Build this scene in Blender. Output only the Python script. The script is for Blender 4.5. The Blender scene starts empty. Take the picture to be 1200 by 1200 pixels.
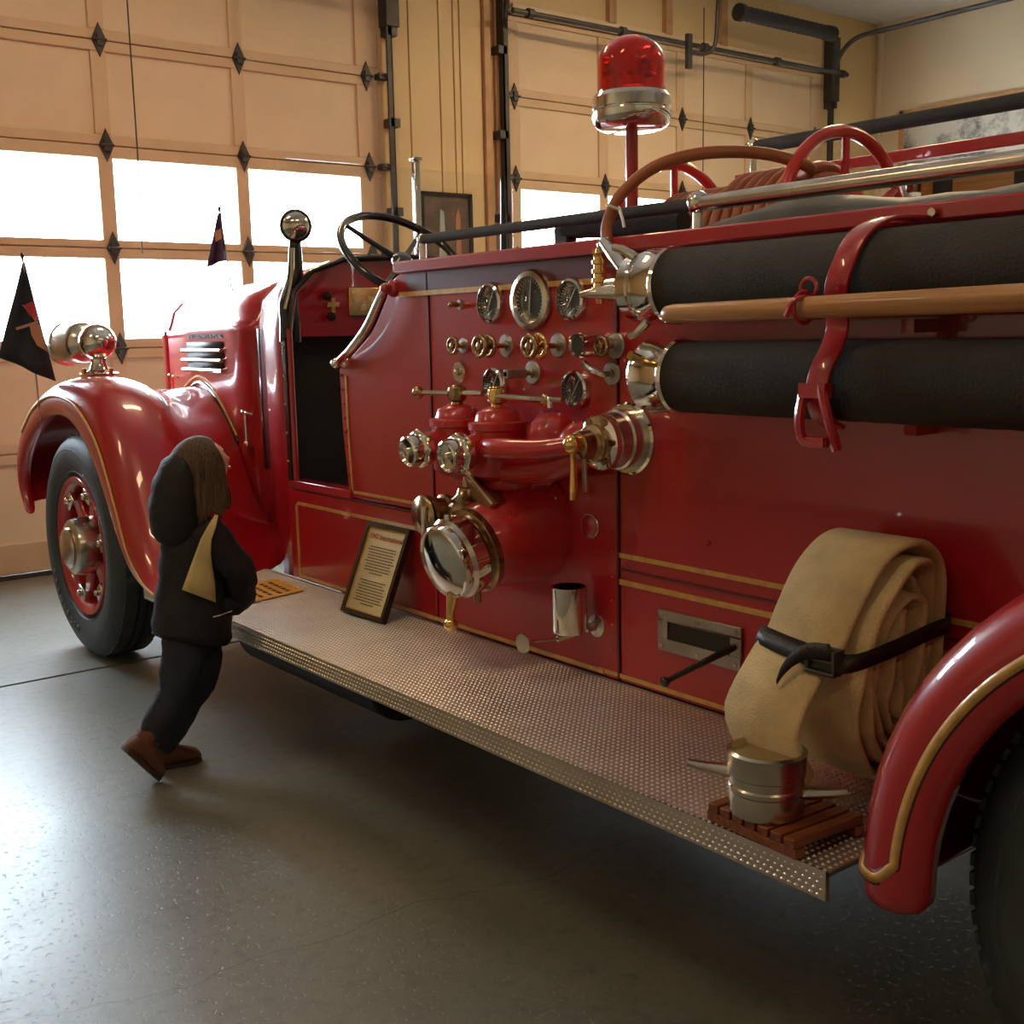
import bpy, bmesh, math, random
from mathutils import Vector, Matrix
random.seed(4)
PI = math.pi
sc = bpy.context.scene
C = sc.collection

# ------------------------------------------------------------------ camera
H = 1.45
FPX = 1359.7
R0 = ((0.78590576, -0.11072728, 0.60835154),
      (-0.61799885, -0.10767728, 0.7787702),
      (-0.02072547, -0.98800054, -0.15305353))
cd = bpy.data.cameras.new('camera')
cd.sensor_width = 36.0
cd.lens = FPX / 1200 * 36
cd.clip_start = 0.05
cam = bpy.data.objects.new('camera', cd)
C.objects.link(cam)
cam.matrix_world = Matrix(((R0[0][0], -R0[0][1], -R0[0][2], 0),
                           (R0[1][0], -R0[1][1], -R0[1][2], 0),
                           (R0[2][0], -R0[2][1], -R0[2][2], H),
                           (0, 0, 0, 1)))
sc.camera = cam

def ray(u, v):
    d = (u - 600, v - 600, FPX)
    return Vector([sum(R0[i][k] * d[k] for k in range(3)) for i in range(3)])
def px(u, v, x):
    d = ray(u, v); t = x / d[0]; return Vector((0, 0, H)) + d * t
def py(u, v, y):
    d = ray(u, v); t = y / d[1]; return Vector((0, 0, H)) + d * t
def pz(u, v, z):
    d = ray(u, v); t = (z - H) / d[2]; return Vector((0, 0, H)) + d * t

# ------------------------------------------------------------------ world, lamps, exposure
w = bpy.data.worlds.new('sky'); sc.world = w; w.use_nodes = True
wb = w.node_tree.nodes['Background']
wb.inputs[0].default_value = (0.74, 0.88, 1.0, 1)
wb.inputs[1].default_value = 38.0
sc.view_settings.view_transform = 'Standard'
sc.view_settings.look = 'None'
sc.view_settings.gamma = 1
sc.view_settings.exposure = 0.0
try: sc.view_settings.use_curve_mapping = False
except Exception: pass

def area(name, loc, rot, sx, sy, power, col, portal=False):
    l = bpy.data.lights.new(name, 'AREA'); l.shape = 'RECTANGLE'; l.size = sx; l.size_y = sy
    l.energy = power; l.color = col
    o = bpy.data.objects.new(name, l); C.objects.link(o); o.location = loc; o.rotation_euler = rot
    if portal: l.cycles.is_portal = True
    return o
WARM = (1.0, 0.70, 0.40)
for i, (lx, ly, e) in enumerate([(0.2, 2.2, 24), (0.2, -2.5, 20), (6.9, 5.0, 88), (6.9, 1.5, 50), (2.6, 5.6, 28), (2.6, -2.5, 20), (-1.6, 4.4, 24)]):  # last lamp is an added one, brightening the floor on the left
    area('ceiling_lamp_light', (lx, ly, 4.36), (0, 0, 0), 1.2, 0.3, e, WARM)
for (xa, xb) in ((0.7, 4.66), (5.84, 9.78)):
    area('window_portal', ((xa + xb) / 2, 7.62, 2.03), (PI / 2, 0, PI), xb - xa, 1.3, 1, (1, 1, 1), True)

# ------------------------------------------------------------------ materials
def mat(name, col, rough=0.5, metal=0.0, coat=0.0, noise=0.0, nscale=8.0, bump=0.0, bscale=60.0, rvar=0.0, **kw):
    m = bpy.data.materials.new(name); m.use_nodes = True
    nt = m.node_tree; b = nt.nodes['Principled BSDF']
    b.inputs['Base Color'].default_value = (*col, 1)
    b.inputs['Roughness'].default_value = rough
    b.inputs['Metallic'].default_value = metal
    b.inputs['Coat Weight'].default_value = coat
    b.inputs['Coat Roughness'].default_value = 0.03
    for k, v in kw.items():
        b.inputs[k.replace('_', ' ')].default_value = v
    tc = nt.nodes.new('ShaderNodeTexCoord')
    n = nt.nodes.new('ShaderNodeTexNoise'); n.inputs['Scale'].default_value = nscale; n.inputs['Detail'].default_value = 5
    nt.links.new(tc.outputs['Object'], n.inputs['Vector'])
    if noise > 0:
        mr = nt.nodes.new('ShaderNodeMapRange')
        mr.inputs['From Min'].default_value = 0.3; mr.inputs['From Max'].default_value = 0.7
        mr.inputs['To Min'].default_value = 1 - noise; mr.inputs['To Max'].default_value = 1 + noise
        mx = nt.nodes.new('ShaderNodeMix'); mx.data_type = 'RGBA'; mx.blend_type = 'MULTIPLY'
        mx.inputs[0].default_value = 1; mx.inputs[6].default_value = (*col, 1)
        nt.links.new(n.outputs[0], mr.inputs[0]); nt.links.new(mr.outputs[0], mx.inputs[7])
        nt.links.new(mx.outputs[2], b.inputs['Base Color'])
    if rvar > 0:
        mr = nt.nodes.new('ShaderNodeMapRange')
        mr.inputs['To Min'].default_value = max(0.02, rough - rvar); mr.inputs['To Max'].default_value = rough + rvar
        nt.links.new(n.outputs[0], mr.inputs[0]); nt.links.new(mr.outputs[0], b.inputs['Roughness'])
    if bump > 0:
        n2 = nt.nodes.new('ShaderNodeTexNoise'); n2.inputs['Scale'].default_value = bscale; n2.inputs['Detail'].default_value = 4
        nt.links.new(tc.outputs['Object'], n2.inputs['Vector'])
        bp = nt.nodes.new('ShaderNodeBump'); bp.inputs['Strength'].default_value = bump; bp.inputs['Distance'].default_value = 0.01
        nt.links.new(n2.outputs[0], bp.inputs['Height']); nt.links.new(bp.outputs[0], b.inputs['Normal'])
    return m

RED = mat('red_enamel', (0.40, 0.006, 0.012), 0.30, 0, 1.0, noise=0.06, nscale=2, bump=0.015, bscale=3)
RED2 = mat('red_cast_paint_lit', (0.50, 0.012, 0.012), 0.36, 0, 0.7, noise=0.1, bump=0.15, bscale=40)  # cast paint, brightened so the pipes look lit against the panel
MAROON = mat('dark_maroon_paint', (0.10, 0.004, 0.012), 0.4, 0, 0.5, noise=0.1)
GOLD = mat('gold_leaf_stripe', (0.62, 0.36, 0.10), 0.38, 0.15, 0.4, noise=0.15, nscale=30)
CHROME = mat('chrome_plate', (0.80, 0.78, 0.72), 0.08, 1, 0, noise=0.05, rvar=0.05)
NICKEL = mat('dull_nickel', (0.62, 0.58, 0.50), 0.22, 1, 0, noise=0.12, rvar=0.08)
BRASS = mat('polished_brass', (0.85, 0.55, 0.20), 0.16, 1, 0, noise=0.1)
BRONZE = mat('aged_bronze_fitting', (0.40, 0.28, 0.15), 0.25, 1, 0, noise=0.2)
STEEL = mat('grey_steel_plate', (0.42, 0.38, 0.34), 0.4, 0.9, 0, noise=0.15)
DIAMOND = mat('aluminium_tread', (0.56, 0.50, 0.44), 0.44, 0.85, 0, noise=0.12, nscale=4, rvar=0.06)
DIAMOND2 = mat('worn_tread_studs', (0.80, 0.74, 0.62), 0.36, 0.85, 0, noise=0.1)
BLACK = mat('black_enamel', (0.012, 0.012, 0.013), 0.22, 0, 0.6, noise=0.2)
BLACKM = mat('matt_black', (0.018, 0.017, 0.018), 0.6, noise=0.2)
IRON = mat('dark_galvanised_iron', (0.07, 0.065, 0.06), 0.5, 0.6, noise=0.2, nscale=10)
RUBBER = mat('tyre_rubber', (0.042, 0.052, 0.058), 0.55, noise=0.2, nscale=12, bump=0.1)
TYRETEXT = mat('tyre_lettering', (0.17, 0.16, 0.14), 0.6, noise=0.2)
HOSE = mat('black_canvas_hose', (0.030, 0.028, 0.022), 0.75, noise=0.25, nscale=10, bump=0.3, bscale=150)
CANVAS = mat('cream_canvas_hose', (0.60, 0.46, 0.235), 0.85, noise=0.22, nscale=9, bump=0.35, bscale=180)
LEATHER = mat('black_leather', (0.015, 0.013, 0.012), 0.45, noise=0.3, bump=0.2, bscale=120)
ORANGE = mat('tan_rubber_booster_hose', (0.36, 0.115, 0.045), 0.42, noise=0.12, nscale=12, bump=0.1)
REELRED = mat('bright_red_reel', (0.62, 0.022, 0.012), 0.28, 0, 0.8, noise=0.06)
WOOD = mat('varnished_wood', (0.50, 0.24, 0.075), 0.35, 0, 0.3, noise=0.2, nscale=5)
WOODRED = mat('red_brown_wood', (0.22, 0.062, 0.020), 0.4, 0, 0.2, noise=0.25, nscale=14)
TARP = mat('grey_tarpaulin', (0.19, 0.19, 0.17), 0.5, noise=0.15, bump=0.2, bscale=20)
PAPER = mat('cream_card', (0.72, 0.60, 0.32), 0.5, noise=0.04)
YELLOWP = mat('yellow_laminated_sheet', (0.80, 0.42, 0.05), 0.4, noise=0.08)
INK = mat('dark_print', (0.07, 0.05, 0.035), 0.7, noise=0.05)
REDINK = mat('red_print', (0.42, 0.05, 0.02), 0.6, noise=0.05)
DIAL = mat('dark_dial_face', (0.035, 0.045, 0.050), 0.3, 0, 0.3, noise=0.15)
NEEDLE = mat('pale_needle', (0.65, 0.63, 0.55), 0.4, noise=0.05)
DOORC = mat('cream_door_paint', (0.66, 0.50, 0.325), 0.55, noise=0.05, nscale=3, bump=0.05, bscale=40)
DOORR = mat('cream_door_rail_paint', (0.58, 0.41, 0.25), 0.55, noise=0.06, nscale=4, bump=0.05, bscale=30)
WALLC = mat('yellow_cream_wall', (0.66, 0.48, 0.24), 0.6, noise=0.05, nscale=2, bump=0.05)
WALLW = mat('beige_plaster', (0.66, 0.55, 0.38), 0.8, noise=0.05, nscale=1.5, bump=0.1, bscale=60)
CEILM = mat('off_white_ceiling', (0.62, 0.60, 0.56), 0.9, noise=0.05, bump=0.1)
TRIMM = mat('brown_jamb_wood', (0.46, 0.26, 0.12), 0.5, noise=0.15)
JACKET = mat('black_jacket_cloth', (0.009, 0.009, 0.012), 0.75, noise=0.3, nscale=14, bump=0.4, bscale=30)
CREAMJ = mat('cream_jacket_panel', (0.66, 0.52, 0.24), 0.7, noise=0.12, nscale=14, bump=0.25, bscale=30)
JEANS = mat('dark_denim', (0.018, 0.024, 0.042), 0.85, noise=0.4, nscale=12, bump=0.3, bscale=60)
BOOT = mat('brown_suede', (0.13, 0.046, 0.022), 0.8, noise=0.25, nscale=20, bump=0.2)
SKIN = mat('skin', (0.72, 0.38, 0.24), 0.5, noise=0.05, Subsurface_Weight=0.1)
HAIR = mat('light_brown_hair', (0.105, 0.062, 0.032), 0.75, noise=0.4, nscale=30, bump=0.4, bscale=60)
FLAGM = mat('dark_flag_cloth', (0.014, 0.022, 0.032), 0.7, noise=0.3)
FLAGP = mat('purple_flag_cloth', (0.05, 0.025, 0.075), 0.7, noise=0.4, nscale=20)
FLAGR = mat('flag_red', (0.50, 0.05, 0.06), 0.7, noise=0.1)
FLAGT = mat('flag_tan', (0.50, 0.26, 0.14), 0.7, noise=0.1)
ASPH = mat('outside_paving', (0.55, 0.55, 0.55), 0.9, noise=0.1)
MIRROR = mat('mirror_glass', (0.85, 0.82, 0.75), 0.03, 1, noise=0.02)

def hair_strands(m):
    nt = m.node_tree; b = nt.nodes['Principled BSDF']
    tc = nt.nodes.new('ShaderNodeTexCoord'); mp = nt.nodes.new('ShaderNodeMapping'); mp.inputs['Scale'].default_value = (60, 60, 3)
    n = nt.nodes.new('ShaderNodeTexNoise'); n.inputs['Scale'].default_value = 3
    cr = nt.nodes.new('ShaderNodeValToRGB')
    cr.color_ramp.elements[0].position = .3; cr.color_ramp.elements[0].color = (0.030, 0.018, 0.010, 1)
    cr.color_ramp.elements[1].position = .75; cr.color_ramp.elements[1].color = (0.14, 0.085, 0.045, 1)
    nt.links.new(tc.outputs['Object'], mp.inputs[0]); nt.links.new(mp.outputs[0], n.inputs[0])
    nt.links.new(n.outputs[0], cr.inputs[0]); nt.links.new(cr.outputs[0], b.inputs['Base Color'])
hair_strands(HAIR)

def wood_grain(m, c0, c1, axis):
    nt = m.node_tree; b = nt.nodes['Principled BSDF']
    tc = nt.nodes.new('ShaderNodeTexCoord'); mp = nt.nodes.new('ShaderNodeMapping')
    mp.inputs['Scale'].default_value = [1.5 if k == axis else 40 for k in range(3)]
    n = nt.nodes.new('ShaderNodeTexNoise'); n.inputs['Scale'].default_value = 2; n.inputs['Detail'].default_value = 6
    cr = nt.nodes.new('ShaderNodeValToRGB')
    cr.color_ramp.elements[0].position = .3; cr.color_ramp.elements[0].color = (*c0, 1)
    cr.color_ramp.elements[1].position = .7; cr.color_ramp.elements[1].color = (*c1, 1)
    nt.links.new(tc.outputs['Object'], mp.inputs[0]); nt.links.new(mp.outputs[0], n.inputs[0])
    nt.links.new(n.outputs[0], cr.inputs[0]); nt.links.new(cr.outputs[0], b.inputs['Base Color'])
wood_grain(WOOD, (0.34, 0.15, 0.045), (0.56, 0.28, 0.09), 1)
wood_grain(WOODRED, (0.13, 0.035, 0.012), (0.30, 0.09, 0.03), 0)

def glass_mat(name, tint, refl=0.08, rough=0.0):
    m = bpy.data.materials.new(name); m.use_nodes = True; nt = m.node_tree; nt.nodes.clear()
    o = nt.nodes.new('ShaderNodeOutputMaterial'); t = nt.nodes.new('ShaderNodeBsdfTransparent'); t.inputs[0].default_value = (*tint, 1)
    g = nt.nodes.new('ShaderNodeBsdfGlossy'); g.inputs['Roughness'].default_value = rough
    lw = nt.nodes.new('ShaderNodeLayerWeight'); lw.inputs[0].default_value = .5
    pw = nt.nodes.new('ShaderNodeMath'); pw.operation = 'POWER'; pw.inputs[1].default_value = 5; nt.links.new(lw.outputs['Facing'], pw.inputs[0])
    f = nt.nodes.new('ShaderNodeMath'); f.operation = 'MULTIPLY_ADD'; f.inputs[1].default_value = .7; f.inputs[2].default_value = .03; nt.links.new(pw.outputs[0], f.inputs[0])
    mx = nt.nodes.new('ShaderNodeMixShader')
    nt.links.new(f.outputs[0], mx.inputs[0]); nt.links.new(t.outputs[0], mx.inputs[1]); nt.links.new(g.outputs[0], mx.inputs[2])
    nt.links.new(mx.outputs[0], o.inputs[0])
    return m
GLASS = glass_mat('clear_glass', (0.97, 0.98, 0.98))
REDGLASS = mat('red_plastic_lens', (0.75, 0.012, 0.006), 0.08, 0, 0.8, noise=0.05, Transmission_Weight=0.75, IOR=1.3)

def floor_mat():
    m = bpy.data.materials.new('worn_concrete'); m.use_nodes = True; nt = m.node_tree; b = nt.nodes['Principled BSDF']
    L = nt.links.new
    tc = nt.nodes.new('ShaderNodeTexCoord')
    n1 = nt.nodes.new('ShaderNodeTexNoise'); n1.inputs['Scale'].default_value = 0.9; n1.inputs['Detail'].default_value = 8
    n2 = nt.nodes.new('ShaderNodeTexNoise'); n2.inputs['Scale'].default_value = 24; n2.inputs['Detail'].default_value = 6; n2.inputs['Roughness'].default_value = .7
    for n in (n1, n2): L(tc.outputs['Object'], n.inputs['Vector'])
    cr = nt.nodes.new('ShaderNodeValToRGB')
    cr.color_ramp.elements[0].position = .35; cr.color_ramp.elements[0].color = (0.130, 0.133, 0.110, 1)
    cr.color_ramp.elements[1].position = .7; cr.color_ramp.elements[1].color = (0.215, 0.208, 0.168, 1)
    L(n1.outputs[0], cr.inputs[0])
    mr = nt.nodes.new('ShaderNodeMapRange'); mr.inputs['From Min'].default_value = .35; mr.inputs['From Max'].default_value = .5; mr.inputs['To Min'].default_value = .72; mr.inputs['To Max'].default_value = 1
    L(n2.outputs[0], mr.inputs[0])
    mx = nt.nodes.new('ShaderNodeMix'); mx.data_type = 'RGBA'; mx.blend_type = 'MULTIPLY'; mx.inputs[0].default_value = 1
    L(cr.outputs[0], mx.inputs[6]); L(mr.outputs[0], mx.inputs[7])
    # hairline crack: a wandering line a*x+b*y=c
    sp = nt.nodes.new('ShaderNodeSeparateXYZ'); L(tc.outputs['Object'], sp.inputs[0])
    nn = nt.nodes.new('ShaderNodeTexNoise'); nn.inputs['Scale'].default_value = 3.0; nn.inputs['Detail'].default_value = 6; L(tc.outputs['Object'], nn.inputs['Vector'])
    p0 = pz(60, 1195, 0); p1 = pz(440, 1080, 0)
    d = (p1 - p0).normalized(); nx, ny = -d.y, d.x; c0 = nx * p0.x + ny * p0.y
    def M(op, a, b_=None):
        q = nt.nodes.new('ShaderNodeMath'); q.operation = op
        for i, s in enumerate((a, b_)):
            if s is None: continue
            if isinstance(s, (int, float)): q.inputs[i].default_value = s
            else: L(s, q.inputs[i])
        return q.outputs[0]
    s = M('ADD', M('MULTIPLY', sp.outputs[0], nx), M('MULTIPLY', sp.outputs[1], ny))
    s = M('ADD', s, M('MULTIPLY', M('SUBTRACT', nn.outputs[0], .5), .22))
    s = M('ABSOLUTE', M('SUBTRACT', s, c0))
    crk = M('LESS_THAN', s, .0028)
    crk = M('MULTIPLY', crk, .55)
    mx2 = nt.nodes.new('ShaderNodeMix'); mx2.data_type = 'RGBA'
    L(crk, mx2.inputs[0]); L(mx.outputs[2], mx2.inputs[6]); mx2.inputs[7].default_value = (0.03, 0.03, 0.028, 1)
    L(mx2.outputs[2], b.inputs['Base Color'])
    n3 = nt.nodes.new('ShaderNodeTexNoise'); n3.inputs['Scale'].default_value = 62; n3.inputs['Detail'].default_value = 8; L(tc.outputs['Object'], n3.inputs['Vector'])
    n4 = nt.nodes.new('ShaderNodeTexNoise'); n4.inputs['Scale'].default_value = 1.7; n4.inputs['Detail'].default_value = 3; L(tc.outputs['Object'], n4.inputs['Vector'])
    mr2 = nt.nodes.new('ShaderNodeMapRange'); mr2.inputs['To Min'].default_value = .30; mr2.inputs['To Max'].default_value = .44; L(n4.outputs[0], mr2.inputs[0]); L(mr2.outputs[0], b.inputs['Roughness'])
    mr3 = nt.nodes.new('ShaderNodeMapRange'); mr3.inputs['From Min'].default_value = .30; mr3.inputs['From Max'].default_value = .40; L(n3.outputs[0], mr3.inputs[0])
    bp = nt.nodes.new('ShaderNodeBump'); bp.inputs['Strength'].default_value = .32; bp.inputs['Distance'].default_value = .0022
    L(mr3.outputs[0], bp.inputs['Height']); L(bp.outputs[0], b.inputs['Normal'])
    b.inputs['Specular IOR Level'].default_value = .8
    return m
FLOORM = floor_mat()

# ------------------------------------------------------------------ mesh helpers
def catmull(pts, k=6):
    pts = [Vector(p) for p in pts]
    if len(pts) < 3: return pts
    out = []
    P = [2 * pts[0] - pts[1]] + pts + [2 * pts[-1] - pts[-2]]
    for i in range(1, len(P) - 2):
        a, b, c, d = P[i - 1], P[i], P[i + 1], P[i + 2]
        for j in range(k):
            t = j / k
            out.append(.5 * ((2 * b) + (c - a) * t + (2 * a - 5 * b + 4 * c - d) * t * t + (3 * b - a - 3 * c + d) * t ** 3))
    out.append(pts[-1])
    return out

class B:
    def __init__(s): s.v = []; s.f = []
    def add(s, vs, fs):
        o = len(s.v); s.v += [tuple(v) for v in vs]; s.f += [tuple(i + o for i in f) for f in fs]; return s
    def box(s, x0, x1, y0, y1, z0, z1):
        vs = [(x, y, z) for x in (x0, x1) for y in (y0, y1) for z in (z0, z1)]
        return s.add(vs, [(0, 1, 3, 2), (4, 6, 7, 5), (0, 4, 5, 1), (2, 3, 7, 6), (0, 2, 6, 4), (1, 5, 7, 3)])
    def obox(s, c, size, m):
        c = Vector(c); a, b, d = [x / 2 for x in size]
        vs = [c + m @ Vector((x, y, z)) for x in (-a, a) for y in (-b, b) for z in (-d, d)]
        return s.add(vs, [(0, 1, 3, 2), (4, 6, 7, 5), (0, 4, 5, 1), (2, 3, 7, 6), (0, 2, 6, 4), (1, 5, 7, 3)])
    def tube(s, pts, r, n=12, closed=False, smooth=0, flat=1.0, up=None):
        if smooth: pts = catmull(pts, smooth)
        pts = [Vector(p) for p in pts]; N = len(pts)
        rr = r if isinstance(r, (list, tuple)) else None
        if rr and len(rr) != N:
            rr = [rr[min(len(rr) - 1, int(i / (N - 1) * (len(rr) - 1)))] * (1 - ((i / (N - 1) * (len(rr) - 1)) % 1)) +
                  rr[min(len(rr) - 1, int(i / (N - 1) * (len(rr) - 1)) + 1)] * ((i / (N - 1) * (len(rr) - 1)) % 1) for i in range(N)]
        vs = []; nrm = None
        for i in range(N):
            if closed: t = pts[(i + 1) % N] - pts[i - 1]
            else: t = pts[min(i + 1, N - 1)] - pts[max(i - 1, 0)]
            t.normalize()
            if nrm is None:
                a = Vector(up) if up else (Vector((0, 0, 1)) if abs(t.z) < .9 else Vector((1, 0, 0)))
                nrm = (a - t * a.dot(t)).normalized()
            else:
                nrm = (nrm - t * nrm.dot(t)).normalized()
            b = t.cross(nrm)
            q = rr[i] if rr else r
            for k in range(n):
                an = 2 * PI * k / n
                vs.append(pts[i] + (nrm * math.cos(an) * flat + b * math.sin(an)) * q)
        fs = []
        M = N if closed else N - 1
        for i in range(M):
            for k in range(n):
                j = (i + 1) % N; l = (k + 1) % n
                fs.append((i * n + k, i * n + l, j * n + l, j * n + k))
        if not closed: fs += [tuple(range(n - 1, -1, -1)), tuple((N - 1) * n + k for k in range(n))]
        return s.add(vs, fs)
    def lathe(s, c, ax, prof, n=32, caps=True):
        c = Vector(c); ax = Vector(ax).normalized()
        a = Vector((0, 0, 1)) if abs(ax.z) < .9 else Vector((1, 0, 0))
        u = (a - ax * a.dot(ax)).normalized(); v = ax.cross(u)
        vs = []; fs = []
        for (r, h) in prof:
            for k in range(n):
                an = 2 * PI * k / n
                vs.append(c + ax * h + (u * math.cos(an) + v * math.sin(an)) * max(r, 1e-5))
        for i in range(len(prof) - 1):
            for k in range(n):
                l = (k + 1) % n
                fs.append((i * n + k, i * n + l, (i + 1) * n + l, (i + 1) * n + k))
        if caps and prof[0][0] > 1e-4: fs.append(tuple(range(n - 1, -1, -1)))
        if caps and prof[-1][0] > 1e-4: fs.append(tuple((len(prof) - 1) * n + k for k in range(n)))
        return s.add(vs, fs)
    def cyl(s, p0, p1, r, n=20, r1=None):
        p0 = Vector(p0); p1 = Vector(p1); L = (p1 - p0).length
        return s.lathe(p0, p1 - p0, [(r, 0), (r if r1 is None else r1, L)], n)
    def sph(s, c, r, n=16, sx=1, sy=1, sz=1):
        c = Vector(c); vs = []; fs = []; m = n // 2
        for i in range(m + 1):
            th = PI * i / m
            for k in range(n):
                an = 2 * PI * k / n
                q = max(math.sin(th), 1e-4)
                vs.append(c + Vector((q * math.cos(an) * r * sx, q * math.sin(an) * r * sy, math.cos(th) * r * sz)))
        for i in range(m):
            for k in range(n):
                l = (k + 1) % n
                fs.append((i * n + k, (i + 1) * n + k, (i + 1) * n + l, i * n + l))
        return s.add(vs, fs)
    def prism(s, pts, off):   # pts: 3D loop, extruded by off
        off = Vector(off); n = len(pts); pts = [Vector(p) for p in pts]
        fs = [tuple(range(n)), tuple(range(2 * n - 1, n - 1, -1))]
        for i in range(n):
            j = (i + 1) % n; fs.append((i, i + n, j + n, j))
        return s.add(pts + [p + off for p in pts], fs)
    def grid(s, rows, closed_u=False):
        n = len(rows[0]); vs = [p for r in rows for p in r]; fs = []
        for i in range(len(rows) - 1):
            for k in range(n if closed_u else n - 1):
                l = (k + 1) % n
                fs.append((i * n + k, i * n + l, (i + 1) * n + l, (i + 1) * n + k))
        return s.add(vs, fs)
    def torus(s, c, ax, R, r, n=40, m=10):
        c = Vector(c); ax = Vector(ax).normalized()
        a = Vector((0, 0, 1)) if abs(ax.z) < .9 else Vector((1, 0, 0))
        u = (a - ax * a.dot(ax)).normalized(); v = ax.cross(u)
        vs = []; fs = []
        for i in range(n):
            an = 2 * PI * i / n; d = u * math.cos(an) + v * math.sin(an)
            for k in range(m):
                b = 2 * PI * k / m
                vs.append(c + d * (R + r * math.cos(b)) + ax * r * math.sin(b))
        for i in range(n):
            for k in range(m):
                j = (i + 1) % n; l = (k + 1) % m
                fs.append((i * m + k, j * m + k, j * m + l, i * m + l))
        return s.add(vs, fs)

WL = {}
def wloc(o): return WL.get(o.name, Vector((0, 0, 0)))
def obj(name, b, m, parent=None, smooth=35, bevel=0, sub=0, solid=0, origin=None, label=None, solid_off=-1):
    vs = [Vector(v) for v in b.v]
    lo = Vector([min(v[k] for v in vs) for k in range(3)]); hi = Vector([max(v[k] for v in vs) for k in range(3)])
    c = Vector(origin) if origin is not None else Vector(((lo.x + hi.x) / 2, (lo.y + hi.y) / 2, lo.z if parent is None else (lo.z + hi.z) / 2))
    me = bpy.data.meshes.new(name); me.from_pydata([tuple(v - c) for v in vs], [], b.f)
    bm = bmesh.new(); bm.from_mesh(me); bmesh.ops.remove_doubles(bm, verts=bm.verts, dist=2e-5)
    bmesh.ops.recalc_face_normals(bm, faces=bm.faces); bm.to_mesh(me); bm.free()
    if m: me.materials.append(m)
    if smooth:
        for p in me.polygons: p.use_smooth = True
        if smooth < 180: me.set_sharp_from_angle(angle=math.radians(smooth))
    o = bpy.data.objects.new(name, me); C.objects.link(o)
    if parent:
        o.parent = parent; o.location = c - wloc(parent)
    else: o.location = c
    WL[o.name] = c
    if solid: q = o.modifiers.new('thickness', 'SOLIDIFY'); q.thickness = solid; q.offset = solid_off
    if bevel: q = o.modifiers.new('bevel', 'BEVEL'); q.width = bevel; q.segments = 2; q.limit_method = 'ANGLE'
    if sub: q = o.modifiers.new('sub', 'SUBSURF'); q.levels = sub; q.render_levels = sub
    if label: o['label'] = label
    return o
def empty(name, loc, parent=None):
    o = bpy.data.objects.new(name, None); C.objects.link(o); o.empty_display_size = .1
    WL[o.name] = Vector(loc)
    if parent: o.parent = parent; o.location = Vector(loc) - wloc(parent)
    else: o.location = loc
    return o
def tag(o, label, cat, group=None, kind=None):
    o['label'] = label; o['category'] = cat
    if group: o['group'] = group
    if kind: o['kind'] = kind
    return o
def struct(o): o['kind'] = 'structure'; return o
def dup(o, delta, parent):
    """copy of a part (and its sub-parts) shifted by delta in world space"""
    c = o.copy(); C.objects.link(c); c.parent = parent
    wl = wloc(o) + Vector(delta); WL[c.name] = wl; c.location = wl - (wloc(parent) if parent else Vector((0, 0, 0)))
    for ch in [k for k in C.objects if k.parent == o]:
        d = ch.copy(); C.objects.link(d); d.parent = c
    return c
def text_mesh(name, txt, size, mat_, parent, M, ext=.0008, align='CENTER'):
    cu = bpy.data.curves.new(name, 'FONT'); cu.body = txt; cu.size = size; cu.extrude = ext; cu.align_x = align; cu.align_y = 'CENTER'
    t = bpy.data.objects.new(name + '_tmp', cu); C.objects.link(t)
    dg = bpy.context.evaluated_depsgraph_get(); me = bpy.data.meshes.new_from_object(t.evaluated_get(dg))
    bpy.data.objects.remove(t)
    c = M.translation.copy(); me.transform(Matrix.Translation(-c) @ M)
    me.materials.clear(); me.materials.append(mat_)
    o = bpy.data.objects.new(name, me); C.objects.link(o)
    if parent: o.parent = parent; o.location = c - wloc(parent)
    else: o.location = c
    WL[o.name] = c
    return o
def frame_matrix(o, x, y):
    x = Vector(x).normalized(); y = Vector(y); y = (y - x * y.dot(x)).normalized(); z = x.cross(y)
    return Matrix(((x.x, y.x, z.x, o[0]), (x.y, y.y, z.y, o[1]), (x.z, y.z, z.z, o[2]), (0, 0, 0, 1)))

# ================================================================== THE ROOM
CZ = 4.47; XR = 10.67; XL = -3.4; YF = 7.44; YB = -6.0
struct(obj('floor', B().box(XL, XR, YB, 5.11, -.2, 0).box(XL, XR, 5.135, YF + .1, -.2, 0).box(XL, XR, 5.11, 5.135, -.2, -.012), FLOORM, origin=(0, 0, 0), smooth=0))
struct(obj('ceiling', B().box(XL, XR, YB, YF + .2, CZ, CZ + .1), CEILM, smooth=0))
DOORS = [(0.68, 4.67), (5.82, 9.78)]
ZD = 3.91
wf = B()
edges = [XL, -4.52, -0.53, 0.68, 4.67, 5.82, 9.78, XR]
for a, b in ((XL, 0.68), (4.67, 5.82), (9.78, XR)): wf.box(a, b, YF, YF + .16, 0, CZ)
for a, b in DOORS: wf.box(a, b, YF, YF + .16, ZD - .03, CZ)
wallf = struct(obj('wall_front', wf, WALLC, smooth=0))
# vertical boards between the two doors, grooves where the photo shows them
gx = [4.745, 4.93, 5.20, 5.33, 5.39, 5.60]
for a, b in zip(gx[:-1], gx[1:]):
    obj('plank', B().box(a + .006, b - .006, YF - .018, YF + .01, 0.02, CZ - .02), WALLC, wallf, bevel=.004)
gx = [-0.45, -.2, .05, .3, .55]
for a, b in zip(gx[:-1], gx[1:]):
    obj('plank', B().box(a + .006, b - .006, YF - .018, YF + .01, 0.02, CZ - .02), WALLC, wallf, bevel=.004)
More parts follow.
